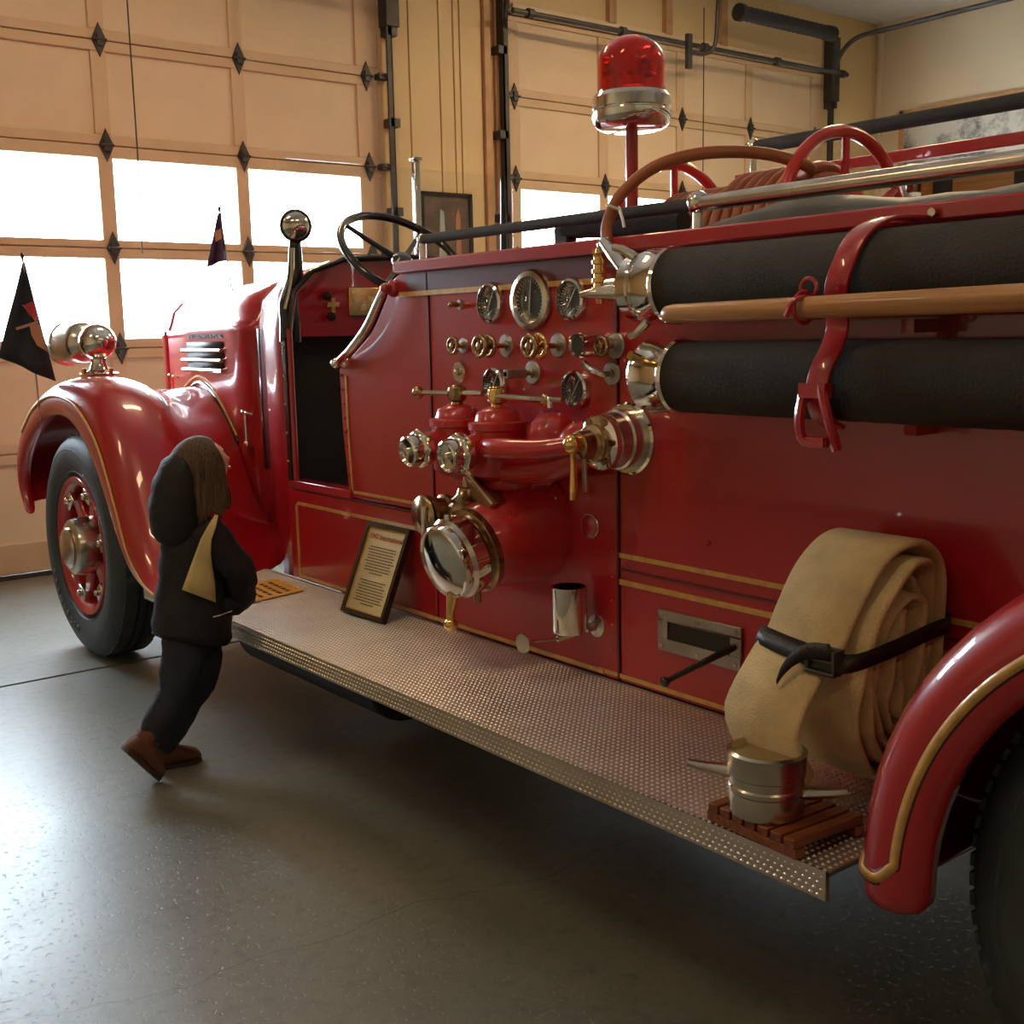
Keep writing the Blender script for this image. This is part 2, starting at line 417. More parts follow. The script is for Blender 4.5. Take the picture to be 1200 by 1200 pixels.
# header battens over the second door
for u in (712, 778, 843):
    q = py(u, 30, YF)
    obj('batten', B().box(q.x - .02, q.x + .06, YF - .05, YF + .01, ZD + .05, CZ - .01), TRIMM, wallf, bevel=.004)
obj('batten', B().box(5.9, 9.7, YF - .03, YF + .01, ZD - .02, ZD + .06), DOORC, wallf, bevel=.004)
struct(obj('wall_right', B().box(XR, XR + .1, YB, YF + .1, 0, CZ), WALLW, smooth=0))
struct(obj('wall_left', B().box(XL - .1, XL, YB, YF + .1, 0, CZ), WALLW, smooth=0))
struct(obj('wall_back', B().box(XL, XR, YB - .1, YB, 0, CZ), WALLW, smooth=0))
struct(obj('trim_1', B().box(5.60, 5.665, YF - .05, YF + .01, 0, CZ).box(5.72, 5.80, YF - .035, YF + .01, 0, CZ), TRIMM, bevel=.005))
struct(obj('trim_2', B().box(XR - .05, XR, YF - .09, YF - .06, 0, CZ), WALLW, bevel=.005))
struct(obj('pavement', B().box(-30, 40, YF + .17, 60, -.25, -.03), ASPH, smooth=0))

# hinge prototype (pyramidal diamond plate)
def hinge_b(c):
    x, y, z = c; b = B()
    b.add([(x - .048, y, z), (x, y, z + .105), (x + .048, y, z), (x, y, z - .105), (x - .044, y - .012, z), (x, y - .012, z + .095), (x + .044, y - .012, z), (x, y - .012, z - .095)],
          [(0, 1, 5, 4), (1, 2, 6, 5), (2, 3, 7, 6), (3, 0, 4, 7), (4, 5, 6, 7), (3, 2, 1, 0)])
    b.box(x - .02, x + .02, y - .028, y - .01, z - .035, z + .035)
    b.cyl((x - .04, y - .024, z), (x + .04, y - .024, z), .009, 8)
    return b
ZS = [0.03, .775, 1.40, 2.027, 2.653, 3.28, ZD]
hproto = None
for di, (xa, xb) in enumerate(DOORS):
    d = struct(empty('door_%d' % (di + 1), ((xa + xb) / 2, YF, 0)))
    s0 = xa + .15; 
    w_ = (xb - xa - .30 - 3 * .09) / 4
    if di == 0: ops = [(.84, 1.68), (1.775, 2.604), (2.702, 3.53), (3.622, 4.49)]
    elif di == 1: ops = [(5.976, 6.82), (6.92, 7.75), (7.85, 8.665), (8.76, 9.62)]
    else: ops = [(s0 + k * (w_ + .09), s0 + k * (w_ + .09) + w_) for k in range(4)]
    for si in range(6):
        z0, z1 = ZS[si] + .003, ZS[si + 1] - .003
        win = si in (2, 3)
        rb = .062 if si else .19; rt = .062
        zo, zt = z0 + rb, z1 - rt
        if si == 3: zo = 2.078; zt = 2.576
        if si == 2: zo = 1.462; zt = 1.962
        f = B().box(xa, xb, YF + .0, YF + .045, z0, zo).box(xa, xb, YF, YF + .045, zt, z1)
        xs_ = [xa] + [v for o in ops for v in o] + [xb]
        for k in range(0, len(xs_), 2): f.box(xs_[k], xs_[k + 1], YF, YF + .045, zo - .001, zt + .001)
        if si: f.box(xa, xb, YF + .028, YF + .04, z0 - .012, z0 + .01)
        so = obj('door_section', f, DOORR, d, bevel=.006, smooth=0)
        for (a, b) in ops:
            if win:
                obj('window_pane', B().box(a - .004, b + .004, YF + .025, YF + .031, zo - .004, zt + .004), GLASS, so, smooth=0)
            else:
                obj('panel', B().box(a - .004, b + .004, YF + .018, YF + .034, zo - .004, zt + .004), DOORC, so, smooth=0)
        if si:
            for hx in [xa + .10] + [(ops[k][1] + ops[k + 1][0]) / 2 + .012 for k in range(3)] + [xb - .10]:
                if hproto is None:
                    hproto = obj('hinge', hinge_b((hx, YF - .001, ZS[si])), IRON, d, smooth=0); h0 = wloc(hproto); hbase = Vector((hx, YF - .001, ZS[si]))
                else:
                    dup(hproto, Vector((hx, YF - .001, ZS[si])) - hbase, d)
    # weather strip and the iron tracks
    obj('weather_strip', B().box(xa, xb, YF + .005, YF + .04, .0, .03), IRON, d)
    for sx, sg in ((xa - .05, -1), (xb + .045, 1)):
        tr = B().box(sx - .022, sx + .022, YF - .10, YF - .085, .02, ZD - .1).box(sx - .022 if sg < 0 else sx + .014, sx - .014 if sg < 0 else sx + .022, YF - .10, YF - .03, .02, ZD - .1)
        arc = []
        for k in range(11):
            an = PI / 2 * k / 10
            arc.append((sx, YF - .095 - .36 * (1 - math.cos(an)), ZD - .1 + .36 * math.sin(an)))
        arc.append((sx, 2.2, ZD + .26))
        tr.tube(arc, .024, 8)
        obj('track', tr, IRON, d, smooth=40)
        for zb in ZS[1:]:
            obj('roller_bracket', B().box(sx - sg * .03 - .045, sx - sg * .03 + .045, YF - .075, YF + .0, zb - .02, zb + .02).cyl((sx - sg * .08, YF - .06, zb), (sx, YF - .09, zb), .01, 8), IRON, d)
            if zb < 3.6: obj('track_bracket', B().box(sx - .01 * sg, sx + sg * .07, YF - .10, YF, zb + .28, zb + .34), IRON, d)
        obj('track_header', B().box(sx - .03, sx + .06 * sg + .02, YF - .12, YF - .01, 3.62, 4.22), IRON, d, bevel=.004)
    obj('pull_cord', B().tube([(xa + 2.13, YF - .13, ZD + .3), (xa + 2.135, YF - .12, 2.6), (xa + 2.13, YF - .1, 1.99)], .005, 6), IRON, d)
    tb = B().tube([(xa - .12, YF - .28, 3.83), (xb + .02, YF - .28, 3.83)], .022, 10)
    for k in range(5):
        q = xa + .02 + (xb - xa - .1) * k / 4
        tb.cyl((q, YF - .28, 3.83), (q + .05, YF - .28, 3.83), .038, 10)
    obj('torsion_bar', tb, IRON, d)
    mx_ = py(803, 70, YF - .28).x - 5.82 + xa
    obj('opener_arm', B().box(mx_ - .025, mx_ + .025, YF - .34, YF - .30, 3.62, 3.90).tube([(mx_, YF - .33, 3.75), (mx_ + .17, YF - .35, 3.76), (mx_ + .26, YF - .38, 3.84), (mx_ + .27, YF - .4, 4.15), (mx_ + .31, YF - .4, 4.45)], .018, 8, smooth=4), IRON, d)
    s_ = B()
    pr = [(.02, 0), (.075, .01), (.075, .06), (.055, .1)] + [(.06 + .006 * (k % 2), .12 + k * .035) for k in range(32)] + [(.07, 1.27), (.07, 1.34), (.02, 1.35)]
    s_.lathe((xb - 1.66, YF - .36, 4.15), (1, 0, -.005), pr, 14)
    obj('spring', s_, BLACKM, d, label='black counterbalance spring near the ceiling')

# large picture on the right-hand wall
pc = empty('framed_picture', (XR - .02, 5.6, 2.2)); tag(pc, 'large wide thin-framed black and white picture high on the right-hand side wall', 'picture')
def bw_mat():
    m = mat('grey_photo_print', (0.5, 0.5, 0.48), 0.5); nt = m.node_tree; b = nt.nodes['Principled BSDF']
    tc = nt.nodes.new('ShaderNodeTexCoord'); n = nt.nodes.new('ShaderNodeTexNoise'); n.inputs['Scale'].default_value = 2.2; n.inputs['Detail'].default_value = 9; n.inputs['Roughness'].default_value = .75
    cr = nt.nodes.new('ShaderNodeValToRGB'); cr.color_ramp.elements[0].position = .42; cr.color_ramp.elements[0].color = (.10, .10, .095, 1); cr.color_ramp.elements[1].position = .56; cr.color_ramp.elements[1].color = (.55, .53, .46, 1)
    nt.links.new(tc.outputs['Object'], n.inputs[0]); nt.links.new(n.outputs[0], cr.inputs[0]); nt.links.new(cr.outputs[0], b.inputs['Base Color']); return m
BW = bw_mat()
fr = B()
y0, y1, z0, z1 = 3.2, 7.13, 1.9, 3.57
fr.box(XR - .035, XR, y0, y1, z1 - .05, z1).box(XR - .035, XR, y0, y1, z0, z0 + .05).box(XR - .035, XR, y1 - .05, y1, z0, z1).box(XR - .035, XR, y0, y0 + .05, z0, z1)
obj('frame', fr, TRIMM, pc, bevel=.004)
obj('print', B().box(XR - .02, XR - .005, y0 + .03, y1 - .03, z0 + .03, z1 - .03), BW, pc, smooth=0)

# framed picture between the doors
p2 = empty('framed_picture', (5.21, YF - .03, 2.0)); tag(p2, 'small dark glazed picture frame on the board wall behind the steering wheel', 'picture')
a = B()
x0, x1, z0, z1 = 4.975, 5.445, 1.9, 2.50
for q in ((x0, x1, z1 - .025, z1), (x0, x1, z0, z0 + .025), (x0, x0 + .025, z0, z1), (x1 - .025, x1, z0, z1)): a.box(q[0], q[1], YF - .055, YF - .02, q[2], q[3])
obj('frame', a, BLACK, p2, bevel=.003)
obj('backing', B().box(x0 + .01, x1 - .01, YF - .04, YF - .02, z0 + .01, z1 - .01), mat('dark_print_backing', (.12, .085, .06), .3, noise=.4, nscale=7), p2, smooth=0)
obj('pale_figure', B().prism([(5.13, YF - .045, 1.98), (5.20, YF - .045, 1.98), (5.185, YF - .045, 2.36), (5.15, YF - .045, 2.38)], (0, .006, 0)), mat('pale_teal_print', (.36, .42, .38), .4, noise=.2), p2)
obj('candle_figure', B().prism([(5.29, YF - .045, 2.0), (5.34, YF - .045, 2.0), (5.335, YF - .045, 2.33), (5.315, YF - .045, 2.40), (5.295, YF - .045, 2.33)], (0, .006, 0)), mat('orange_brown_print', (.42, .17, .09), .4, noise=.2), p2)

# ================================================================== THE FIRE TRUCK
XC = 2.8; XS = 2.2; XF = 3.4
T = empty('fire_truck', (XC, 2.9, 0))
tag(T, 'antique red open-cab fire truck with gold striping and chrome pump fittings', 'truck')

# --- chassis and body shell
obj('chassis', B().box(2.45, 2.6, -1.2, 6.0, .42, .58).box(3.0, 3.15, -1.2, 6.0, .42, .58).box(2.45, 3.15, 4.9, 6.0, .55, .62).box(2.3, 3.3, 1.5, 3.2, .30, .44), BLACKM, T)
obj('axle', B().cyl((1.9, 5.36, .52), (3.7, 5.36, .52), .05), BLACKM, T)
obj('axle', B().cyl((1.9, .5, .51), (3.7, .5, .51), .07).sph((2.8, .5, .51), .2), BLACKM, T)
# side plates
obj('rear_body_side', B().box(XS, XS + .025, -1.25, 2.33, .462, 1.655), RED, T, bevel=.004)
obj('rear_body_side', B().box(XF - .025, XF, -1.25, 2.33, .462, 1.655), RED, T, bevel=.004)
obj('body_tail', B().box(XS + .026, XF - .026, -1.25, -1.21, .462, 1.655), RED, T)
obj('hose_bed_floor', B().box(XS + .026, XF - .026, -1.2, 2.3, 1.38, 1.42), STEEL, T)
obj('bed_front_wall', B().box(XS + .026, XF - .026, 2.24, 2.33, .5, 1.69), RED, T)
# pump panel plate
obj('pump_panel', B().box(XS - .002, XS + .023, 2.34, 3.235, .462, 1.655), RED, T, bevel=.004)
obj('pump_panel', B().box(XF - .025, XF, 2.34, 3.235, .462, 1.655), RED, T, bevel=.004)
# seat-side plate with the curved front edge
def side_poly(x):
    pts = [(3.245, .845), (3.815, .845), (3.845, 1.10), (3.852, 1.325)] 
    cv = catmull([(0, 3.852, 1.325), (0, 3.74, 1.385), (0, 3.61, 1.46), (0, 3.52, 1.555), (0, 3.46, 1.63), (0, 3.40, 1.66)], 5)
    pts += [(p.y, p.z) for p in cv[1:]]
    pts += [(3.245, 1.655)]
    return [(x, y, z) for y, z in pts]
obj('seat_side_panel', B().prism(side_poly(XS), (.025, 0, 0)), RED, T, bevel=.003)
obj('seat_side_panel', B().prism(side_poly(XF - .025), (.025, 0, 0)), RED, T, bevel=.003)
for xx in (XS, XF - .025):
    obj('lower_skirt', B().box(xx - (.004 if xx < 3 else 0), xx + .025, 3.245, 4.30, .462, .835), RED, T, bevel=.005)
    obj('door_sill', B().box(xx - .006, xx + .06, 3.80, 4.27, .835, .872), RED, T, bevel=.004)
obj('bulkhead', B().box(XS + .03, XF - .03, 3.20, 3.24, .5, 1.66), MAROON, T)
obj('cab_floor', B().box(XS + .03, XF - .03, 3.24, 4.34, .80, .835), BLACKM, T)
obj('firewall', B().box(2.24, 3.36, 4.34, 4.36, .5, 1.46), BLACKM, T)
obj('seat', B().box(XS + .04, XF - .04, 3.26, 3.78, .84, 1.14).box(XS + .04, XF - .04, 3.26, 3.42, 1.14, 1.60), LEATHER, T, bevel=.04, label='black leather bench seat')
obj('pump_house_top', B().grid([[(x, y, 1.66 + .035 * math.sin(PI * (x - XS) / 1.2)) for x in [XS + .02 + k * 1.16 / 10 for k in range(11)]] for y in (2.33, 2.8, 3.24)]), RED, T, solid=.01)

# top rail: red angle along the whole near side and far side
for xx, nm in ((XS, 1), (XF, -1)):
    obj('top_rail', B().box(min(xx - .03 * nm, xx + .04 * nm), max(xx - .03 * nm, xx + .04 * nm), -1.25, 3.41, 1.655, 1.695), RED, T, bevel=.006)
obj('shadow_band', B().box(XS - .006, XS, 2.34, 3.36, 1.592, 1.654), MAROON, T, label='dark maroon band painting in the shade under the top rail')  # shadow of the rail lip, built as a dark strip

# gold striping
def stripe(pts, wd=.013, x=XS - .0065, parent=T, lift=.0025):
    """flat stripe along a polyline of (y,z) on the plane x"""
    for a, b in zip(pts[:-1], pts[1:]):
        a = Vector((0, a[0], a[1])); b = Vector((0, b[0], b[1])); d = (b - a).normalized(); n = Vector((0, -d.z, d.y)) * wd / 2
        a2 = a - d * wd / 2; b2 = b + d * wd / 2
        q = [a2 - n, b2 - n, b2 + n, a2 + n]
        yield [(x, p.y, p.z) for p in q]
def add_stripes(lst, wd=.013, x=XS - .0065):
    b = B()
    for pts in lst:
        for q in stripe(pts, wd, x): b.prism(q, (.006, 0, 0))
    return obj('gold_stripe', b, GOLD, T, smooth=0)
add_stripes([[(3.40, 1.585), (2.36, 1.585)]], .016, XS - .0085)
add_stripes([[(3.235, .868), (3.785, .868), (3.80, 1.10), (3.802, 1.30)]], .010, XS - .004)
add_stripes([[(2.40, .478), (4.235, .478), (4.235, .780), (3.22, .780)]], .012, XS - .009)
add_stripes([[(1.20, .479), (2.42, .479)]], .012, XS - .004)
add_stripes([[(1.15, .828), (2.325, .828)]], .013, XS - .004)
add_stripes([[(1.15, .752), (2.325, .752)]], .015, XS - .004)
obj('belt_groove', B().box(XS - .006, XS, 1.15, 2.325, .785, .791), MAROON, T)
for q in ((.006, 3.2365, 3.2445, .845, 1.65), (.006, 2.330, 2.337, .47, 1.6), (.008, 3.245, 4.28, .836, .842)): obj('panel_seam', B().box(XS - q[0], XS, *q[1:]), MAROON, T)
riv = B()
for k in range(9): riv.sph((XS - .001, 3.834 - .004 * (8 - k), .88 + k * .053), .007, 8)
for k in range(6): riv.sph((XS - .001, 2.36, .55 + k * .07), .006, 8)
for (yy, zz) in ((2.0, .905), (1.6, .87), (3.16, .80), (3.3, .80), (2.28, 1.10), (2.28, 1.14)): riv.sph((XS - .001, yy, zz), .008, 8)
rv = obj('rivet', riv, RED, T, smooth=60); rv['kind'] = 'stuff'

# --- cowl
def cowl_section(y, hw, zs, zt, n=9, zlow=.462):
    pts = [(XC - hw, y, zlow), (XC - hw, y, (zlow + zs) / 2), (XC - hw, y, zs - .03)]
    for k in range(n):
        a = PI * k / (n - 1)
        e = math.cos(a); s = math.sin(a)
        px_ = -math.copysign(abs(e) ** .62, e) * hw
        pts.append((XC + px_, y, zs + (zt - zs) * abs(s) ** .75))
    pts += [(XC + hw, y, zs - .03), (XC + hw, y, (zlow + zs) / 2), (XC + hw, y, zlow)]
    return [Vector(p) for p in pts]
rows = [cowl_section(4.24, .60, 1.47, 1.785), cowl_section(4.40, .595, 1.49, 1.775), cowl_section(4.60, .53, 1.50, 1.755), cowl_section(4.80, .455, 1.50, 1.725)]
obj('cowl', B().grid(rows), RED, T, solid=.015, smooth=60)
# dash: the red instrument board facing the driver
dp = [p for p in cowl_section(4.26, .585, 1.47, 1.765)][3:-3]
dp = [Vector((p.x, 4.262, p.z)) for p in dp]
obj('dashboard', B().prism([(2.225, 4.262, 1.45)] + dp + [(3.375, 4.262, 1.45)], (0, .02, 0)), RED, T)
obj('dash_edge', B().tube([Vector((XC + (p.x - XC) * 1.03, 4.236, p.z + .012)) for p in dp], .011, 8), BLACK, T)
a0 = py(408, 338, 4.25); a1 = py(441, 372, 4.25)
ip = obj('instrument_panel', B().box(a0.x, a1.x + .02, 4.245, 4.262, 1.53, 1.648), BRASS, T, bevel=.004, label='brass instrument panel')
for k in range(4):
    obj('dial', B().cyl((a0.x + .03 + k * .035, 4.240, 1.60 - (k % 2) * .035), (a0.x + .03 + k * .035, 4.246, 1.60 - (k % 2) * .035), .013, 14), PAPER, ip)
cr = py(391, 357, 4.25)
obj('maltese_cross', B().box(cr.x - .028, cr.x + .028, 4.252, 4.262, cr.z - .009, cr.z + .009).box(cr.x - .009, cr.x + .009, 4.2515, 4.262, cr.z - .042, cr.z + .028), BRASS, T)
for u, v in ((381, 347), (386, 371)):
    q = py(u, v, 4.25); obj('dash_knob', B().lathe((q.x, 4.262, q.z), (0, -1, 0), [(.008, 0), (.008, .02), (.019, .025), (.017, .04), (0, .045)], 14), BLACK, T)
# black pillar strips either side of the cowl edge, with the red strip between
obj('door_pillar', B().box(2.190, 2.205, 4.262, 4.292, .87, 1.45), BLACK, T, bevel=.003)
for k in range(5):
    q = obj('pillar_screw', B().sph((2.188, 4.277, .95 + k * .115), .006, 8), CHROME, T)
obj('cowl_band', B().box(2.342, 2.358, 4.803, 4.822, .86, 1.49), BLACK, T, bevel=.003)

# --- hood
def hood_section(y, hw, zled, zt, zlow=.47):
    L = [(-hw, zlow), (-hw, zlow + (zled - zlow) * .5), (-hw, zled - .035), (-hw - .006, zled - .02), (-hw - .006, zled), (-hw + .02, zled + .012), (-hw + .03, zled + .035), (-hw + .05, zled + .10), (-hw * .72, zled + .155), (-hw * .42, zt - .02), (-.012, zt)]
    pts = [(XC + a, y, z) for a, z in L] + [(XC - a, y, z) for a, z in reversed(L)]
    return [Vector(p) for p in pts]
hr = [hood_section(4.825, .445, 1.50, 1.735), hood_section(5.2, .425, 1.50, 1.730), hood_section(5.7, .395, 1.495, 1.72), hood_section(6.05, .375, 1.49, 1.71)]
hd = obj('hood', B().grid(hr), RED, T, solid=.01, smooth=50)
nose = [hood_section(6.06, .375, 1.49, 1.71), hood_section(6.14, .37, 1.485, 1.69), hood_section(6.20, .33, 1.46, 1.65), hood_section(6.24, .27, 1.40, 1.58)]
obj('radiator_shell', B().grid(nose), RED, T, solid=.01, smooth=60)
gr = B()
for k in range(11): gr.box(2.55, 3.05, 6.22, 6.235, .95 + k * .042, .97 + k * .042)
obj('grille', gr, CHROME, T)
obj('grille_backing', B().box(2.5, 3.1, 6.19, 6.20, .88, 1.45), BLACKM, T)
obj('hood_hinge', B().cyl((XC, 4.83, 1.742), (XC, 6.05, 1.716), .011, 10), CHROME, T)
def hxs(y): return XC - (.445 + (y - 4.825) * (.375 - .445) / 1.225)
for k, (za) in enumerate((1.404, 1.368, 1.332)):
    lv = B(); y0, y1 = 5.26, 5.75
    zz = za - .012 * k
    lv.add([(hxs(y1) - .004, y1, zz + .030), (hxs(y0) - .004, y0, zz + .030), (hxs(y0) - .004, y0, zz - .002), (hxs(y1) - .004, y1, zz - .002)], [(0, 1, 2, 3)])
    obj('louver_slot', lv, BLACKM, T, solid=.004)
    obj('louver_trim', B().tube([(hxs(y1 + .05) - .014, y1 + .05, zz - .012), (hxs(y0) - .014, y0, zz - .012)], .011, 8), CHROME, T)
dirv = Vector((hxs(5.2) - hxs(5.75), 5.2 - 5.75, 0))
text_mesh('hood_lettering', 'INTERNATIONAL', .032, BLACKM, T, frame_matrix((hxs(5.49) - .004, 5.49, 1.462), dirv, (0, 0, 1)) @ Matrix.Diagonal((1.9, 1, 1, 1)), .002).scale = (1, 1, 1)
# hood latches
for (yy, zz) in ((5.95, 1.17), (4.97, 1.02)):
    x = hxs(yy) - .01
    obj('hood_latch', B().tube([(x, yy - .04, zz + .08), (x - .03, yy, zz + .095), (x, yy + .05, zz + .08)], .008, 8, smooth=4).cyl((x - .018, yy, zz + .085), (x - .018, yy, zz - .05), .010, 10).sph((x - .018, yy, zz - .055), .017, 10).box(x - .03, x + .01, yy - .025, yy + .025, zz - .10, zz - .06), CHROME, T)

# --- front fenders (lip, crown and inner edge swept over the wheel)
ST = [((5.97, .60), (6.04, .66), (5.99, .62), 2.42),
      ((6.07, .74), (6.17, .80), (6.12, .79), 2.42),
      ((6.0, .86), (6.15, .97), (6.10, .95), 2.42),
      ((5.89, .945), (6.02, 1.10), (6.0, 1.07), 2.42),
      ((5.70, 1.055), (5.80, 1.22), (5.80, 1.18), 2.42),
      ((5.488, 1.120), (5.52, 1.292), (5.62, 1.232), 2.41),
      ((5.29, 1.115), (5.22, 1.302), (5.44, 1.190), 2.40),
      ((5.13, 1.056), (4.98, 1.262), (5.29, 1.09), 2.39),
      ((4.942, .911), (4.76, 1.12), (5.13, .96), 2.38),
      ((4.80, .720), (4.60, .86), (4.98, .76), 2.35),
      ((4.69, .550), (4.50, .66), (4.80, .60), 2.36),
      ((4.53, .475), (4.38, .53), (4.66, .52), 2.34),
      ((4.36, .464), (4.30, .47), (4.58, .464), 2.30)]
def fender_rows(sgn=1):
    rows = []
    for (ly, lz), (cy, cz), (iy, iz), ix in ST:
        def P3(x, y, z): return Vector((x if sgn > 0 else 2 * XC - x, y, z))
        dy, dz = cy - ly, cz - lz
        rows.append([P3(1.665, ly + dy * .0, lz + .004), P3(1.622, ly, lz), P3(1.606, ly + dy * .30, lz + dz * .30), P3(1.618, ly + dy * .62, lz + dz * .62),
                     P3(1.665, ly + dy * .88, lz + dz * .88), P3(1.745, ly + dy * .985, lz + dz * .985), P3(1.86, cy, cz),
                     P3(1.98, cy * .8 + iy * .2 , cz * .82 + iz * .18 - .02), P3(2.12, cy * .45 + iy * .55, cz * .45 + iz * .55 - .045), P3(ix - .10, cy * .12 + iy * .88, cz * .12 + iz * .88 - .012), P3(ix, iy, iz)])
    return rows
for sg in (1, -1):
    ff = obj('front_fender', B().grid(fender_rows(sg)), RED, T, solid=.010, sub=2, smooth=180, solid_off=1 if sg > 0 else -1)
# stripe following the fender band
fr_ = fender_rows(1)
c1 = []
for r in fr_[3:]:
    c1.append(r[2].lerp(r[3], .55) + Vector((-.004, 0, 0)))
cc = catmull(c1, 6)
sb = B(); 
rw = []
for i, p in enumerate(cc):
    t = (cc[min(i + 1, len(cc) - 1)] - cc[max(0, i - 1)]).normalized(); n = Vector((-1, 0, 0)).cross(t).normalized()
    rw.append([p + n * .0062, p - n * .0062])
sb.grid(rw)
obj('gold_stripe', sb, GOLD, T, solid=.006, smooth=60)
# inner splash panel of the front fender and the arch line on the hood
ia = catmull([Vector((ix - .012, iy, iz)) for (_, _, (iy, iz), ix) in ST[3:9]], 5)
obj('gold_stripe', B().tube([p + Vector((.005, .02, .03)) for p in ia], .008, 6), GOLD, T)
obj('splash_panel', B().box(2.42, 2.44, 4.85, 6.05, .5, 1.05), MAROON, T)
obj('inner_arch_edge', B().tube(ia, .009, 8), BLACK, T)

# --- rear fenders
def rear_fender(sg):
    cy, cz = .50, .50
    rows = []
    prof = [(.535, 1.70), (.530, 1.668), (.545, 1.655), (.590, 1.652), (.628, 1.662), (.652, 1.69), (.662, 1.74), (.665, 1.85), (.665, 2.20)]
    for k in range(33):
        a = math.radians(-1.5 + 185 * k / 32)
        rr = []
        for (r, x) in prof:
            q = r
            rr.append(Vector((x if sg > 0 else 2 * XC - x, cy + math.cos(a) * q, cz + math.sin(a) * q)))
        rows.append(rr)
    # rounded toe of the front end
    e = rows[0]
    for dz_, sh_ in ((.012, .05), (.021, .16), (.027, .34), (.029, .6)):
        rows.insert(0, [Vector((p.x + (.010 * sh_ if sg > 0 else -.010 * sh_), p.y + (cy + .600 - p.y) * sh_, p.z - dz_)) for p in e])
    return rows
for sg in (1, -1):
    obj('rear_fender', B().grid(rear_fender(sg)), RED, T, solid=.010, smooth=60, solid_off=1 if sg > 0 else -1)
rw = []; rk = []
path = []
for k in range(60):
    a = math.radians(4 + 150 * k / 59); path.append((a, .572))
pp = [Vector((1.6425, .5 + math.cos(a) * r, .5 + math.sin(a) * r)) for a, r in path]
pre = catmull([Vector((1.695, .5 + .664, .522)), Vector((1.655, .5 + .643, .508)), Vector((1.6425, .5 + .605, .505)), pp[0]], 5)
pp = pre[:-1] + pp
for i, p in enumerate(pp):
    t = (pp[min(i + 1, len(pp) - 1)] - pp[max(0, i - 1)]).normalized(); n = Vector((-1, 0, 0)).cross(t).normalized()
    rw.append([p + n * .0085, p - n * .0085]); rk.append([p + n * .0125 + Vector((.0015, 0, 0)), p - n * .0125 + Vector((.0015, 0, 0))])
obj('gold_stripe', B().grid(rw), GOLD, T, solid=.005, smooth=60)
obj('stripe_edging', B().grid(rk), MAROON, T, solid=.005, smooth=60)

# --- running board of studded aluminium
def board(x0, x1, sg):
    y0, y1, zt = 1.225, 4.60, .461
    xo = x0 if sg > 0 else x1
    rb = obj('running_board', B().box(x0, x1, y0, y1, zt - .012, zt).box(min(xo, xo + .012 * sg), max(xo, xo + .012 * sg), y0, y1, zt - .058, zt), DIAMOND, T, bevel=.003)
    obj('board_bracket', B().box(x0 + .05, x1 + .3, 1.5, 1.56, zt - .07, zt - .013).box(x0 + .05, x1 + .3, 2.7, 2.76, zt - .07, zt - .013).box(x0 + .05, x1 + .3, 3.9, 3.96, zt - .07, zt - .013), BLACKM, T)
    return rb
rb = board(1.669, 2.198, 1)
st = B()
pit = .0165
def stud(c, ax1, ax2, nrm, l, wd, h):
    c = Vector(c)
    st.add([c - ax1 * l, c - ax2 * wd, c + ax1 * l, c + ax2 * wd, c + nrm * h], [(0, 1, 4), (1, 2, 4), (2, 3, 4), (3, 0, 4)])
ny = int((4.58 - 1.23) / pit); nx = int(.525 / pit)
X1, Y1, Z1 = Vector((1, 0, 0)), Vector((0, 1, 0)), Vector((0, 0, 1))
for j in range(ny):
    y = 1.235 + j * pit
    for i in range(nx):
        x = 1.677 + i * pit
        stud((x + (j % 2) * pit * .0, y, .461), (X1 + Y1 * .0) , Y1, Z1, .0062, .0050, .0035)
    for k in range(4):
        stud((1.669, y + (k % 2) * pit / 2, .461 - .010 - k * .0125), Y1, Z1, -X1, .0068, .0050, .0040)
so = obj('tread_stud', st, DIAMOND2, rb, smooth=0); so['kind'] = 'stuff'
board(3.402, 3.93, -1)
# tank slung under the board
obj('fuel_tank', B().tube([(2.02, 3.15, .30), (2.02, 4.15, .30)], [.155] * 2, 24, flat=.8), BLACKM, T, bevel=.01)

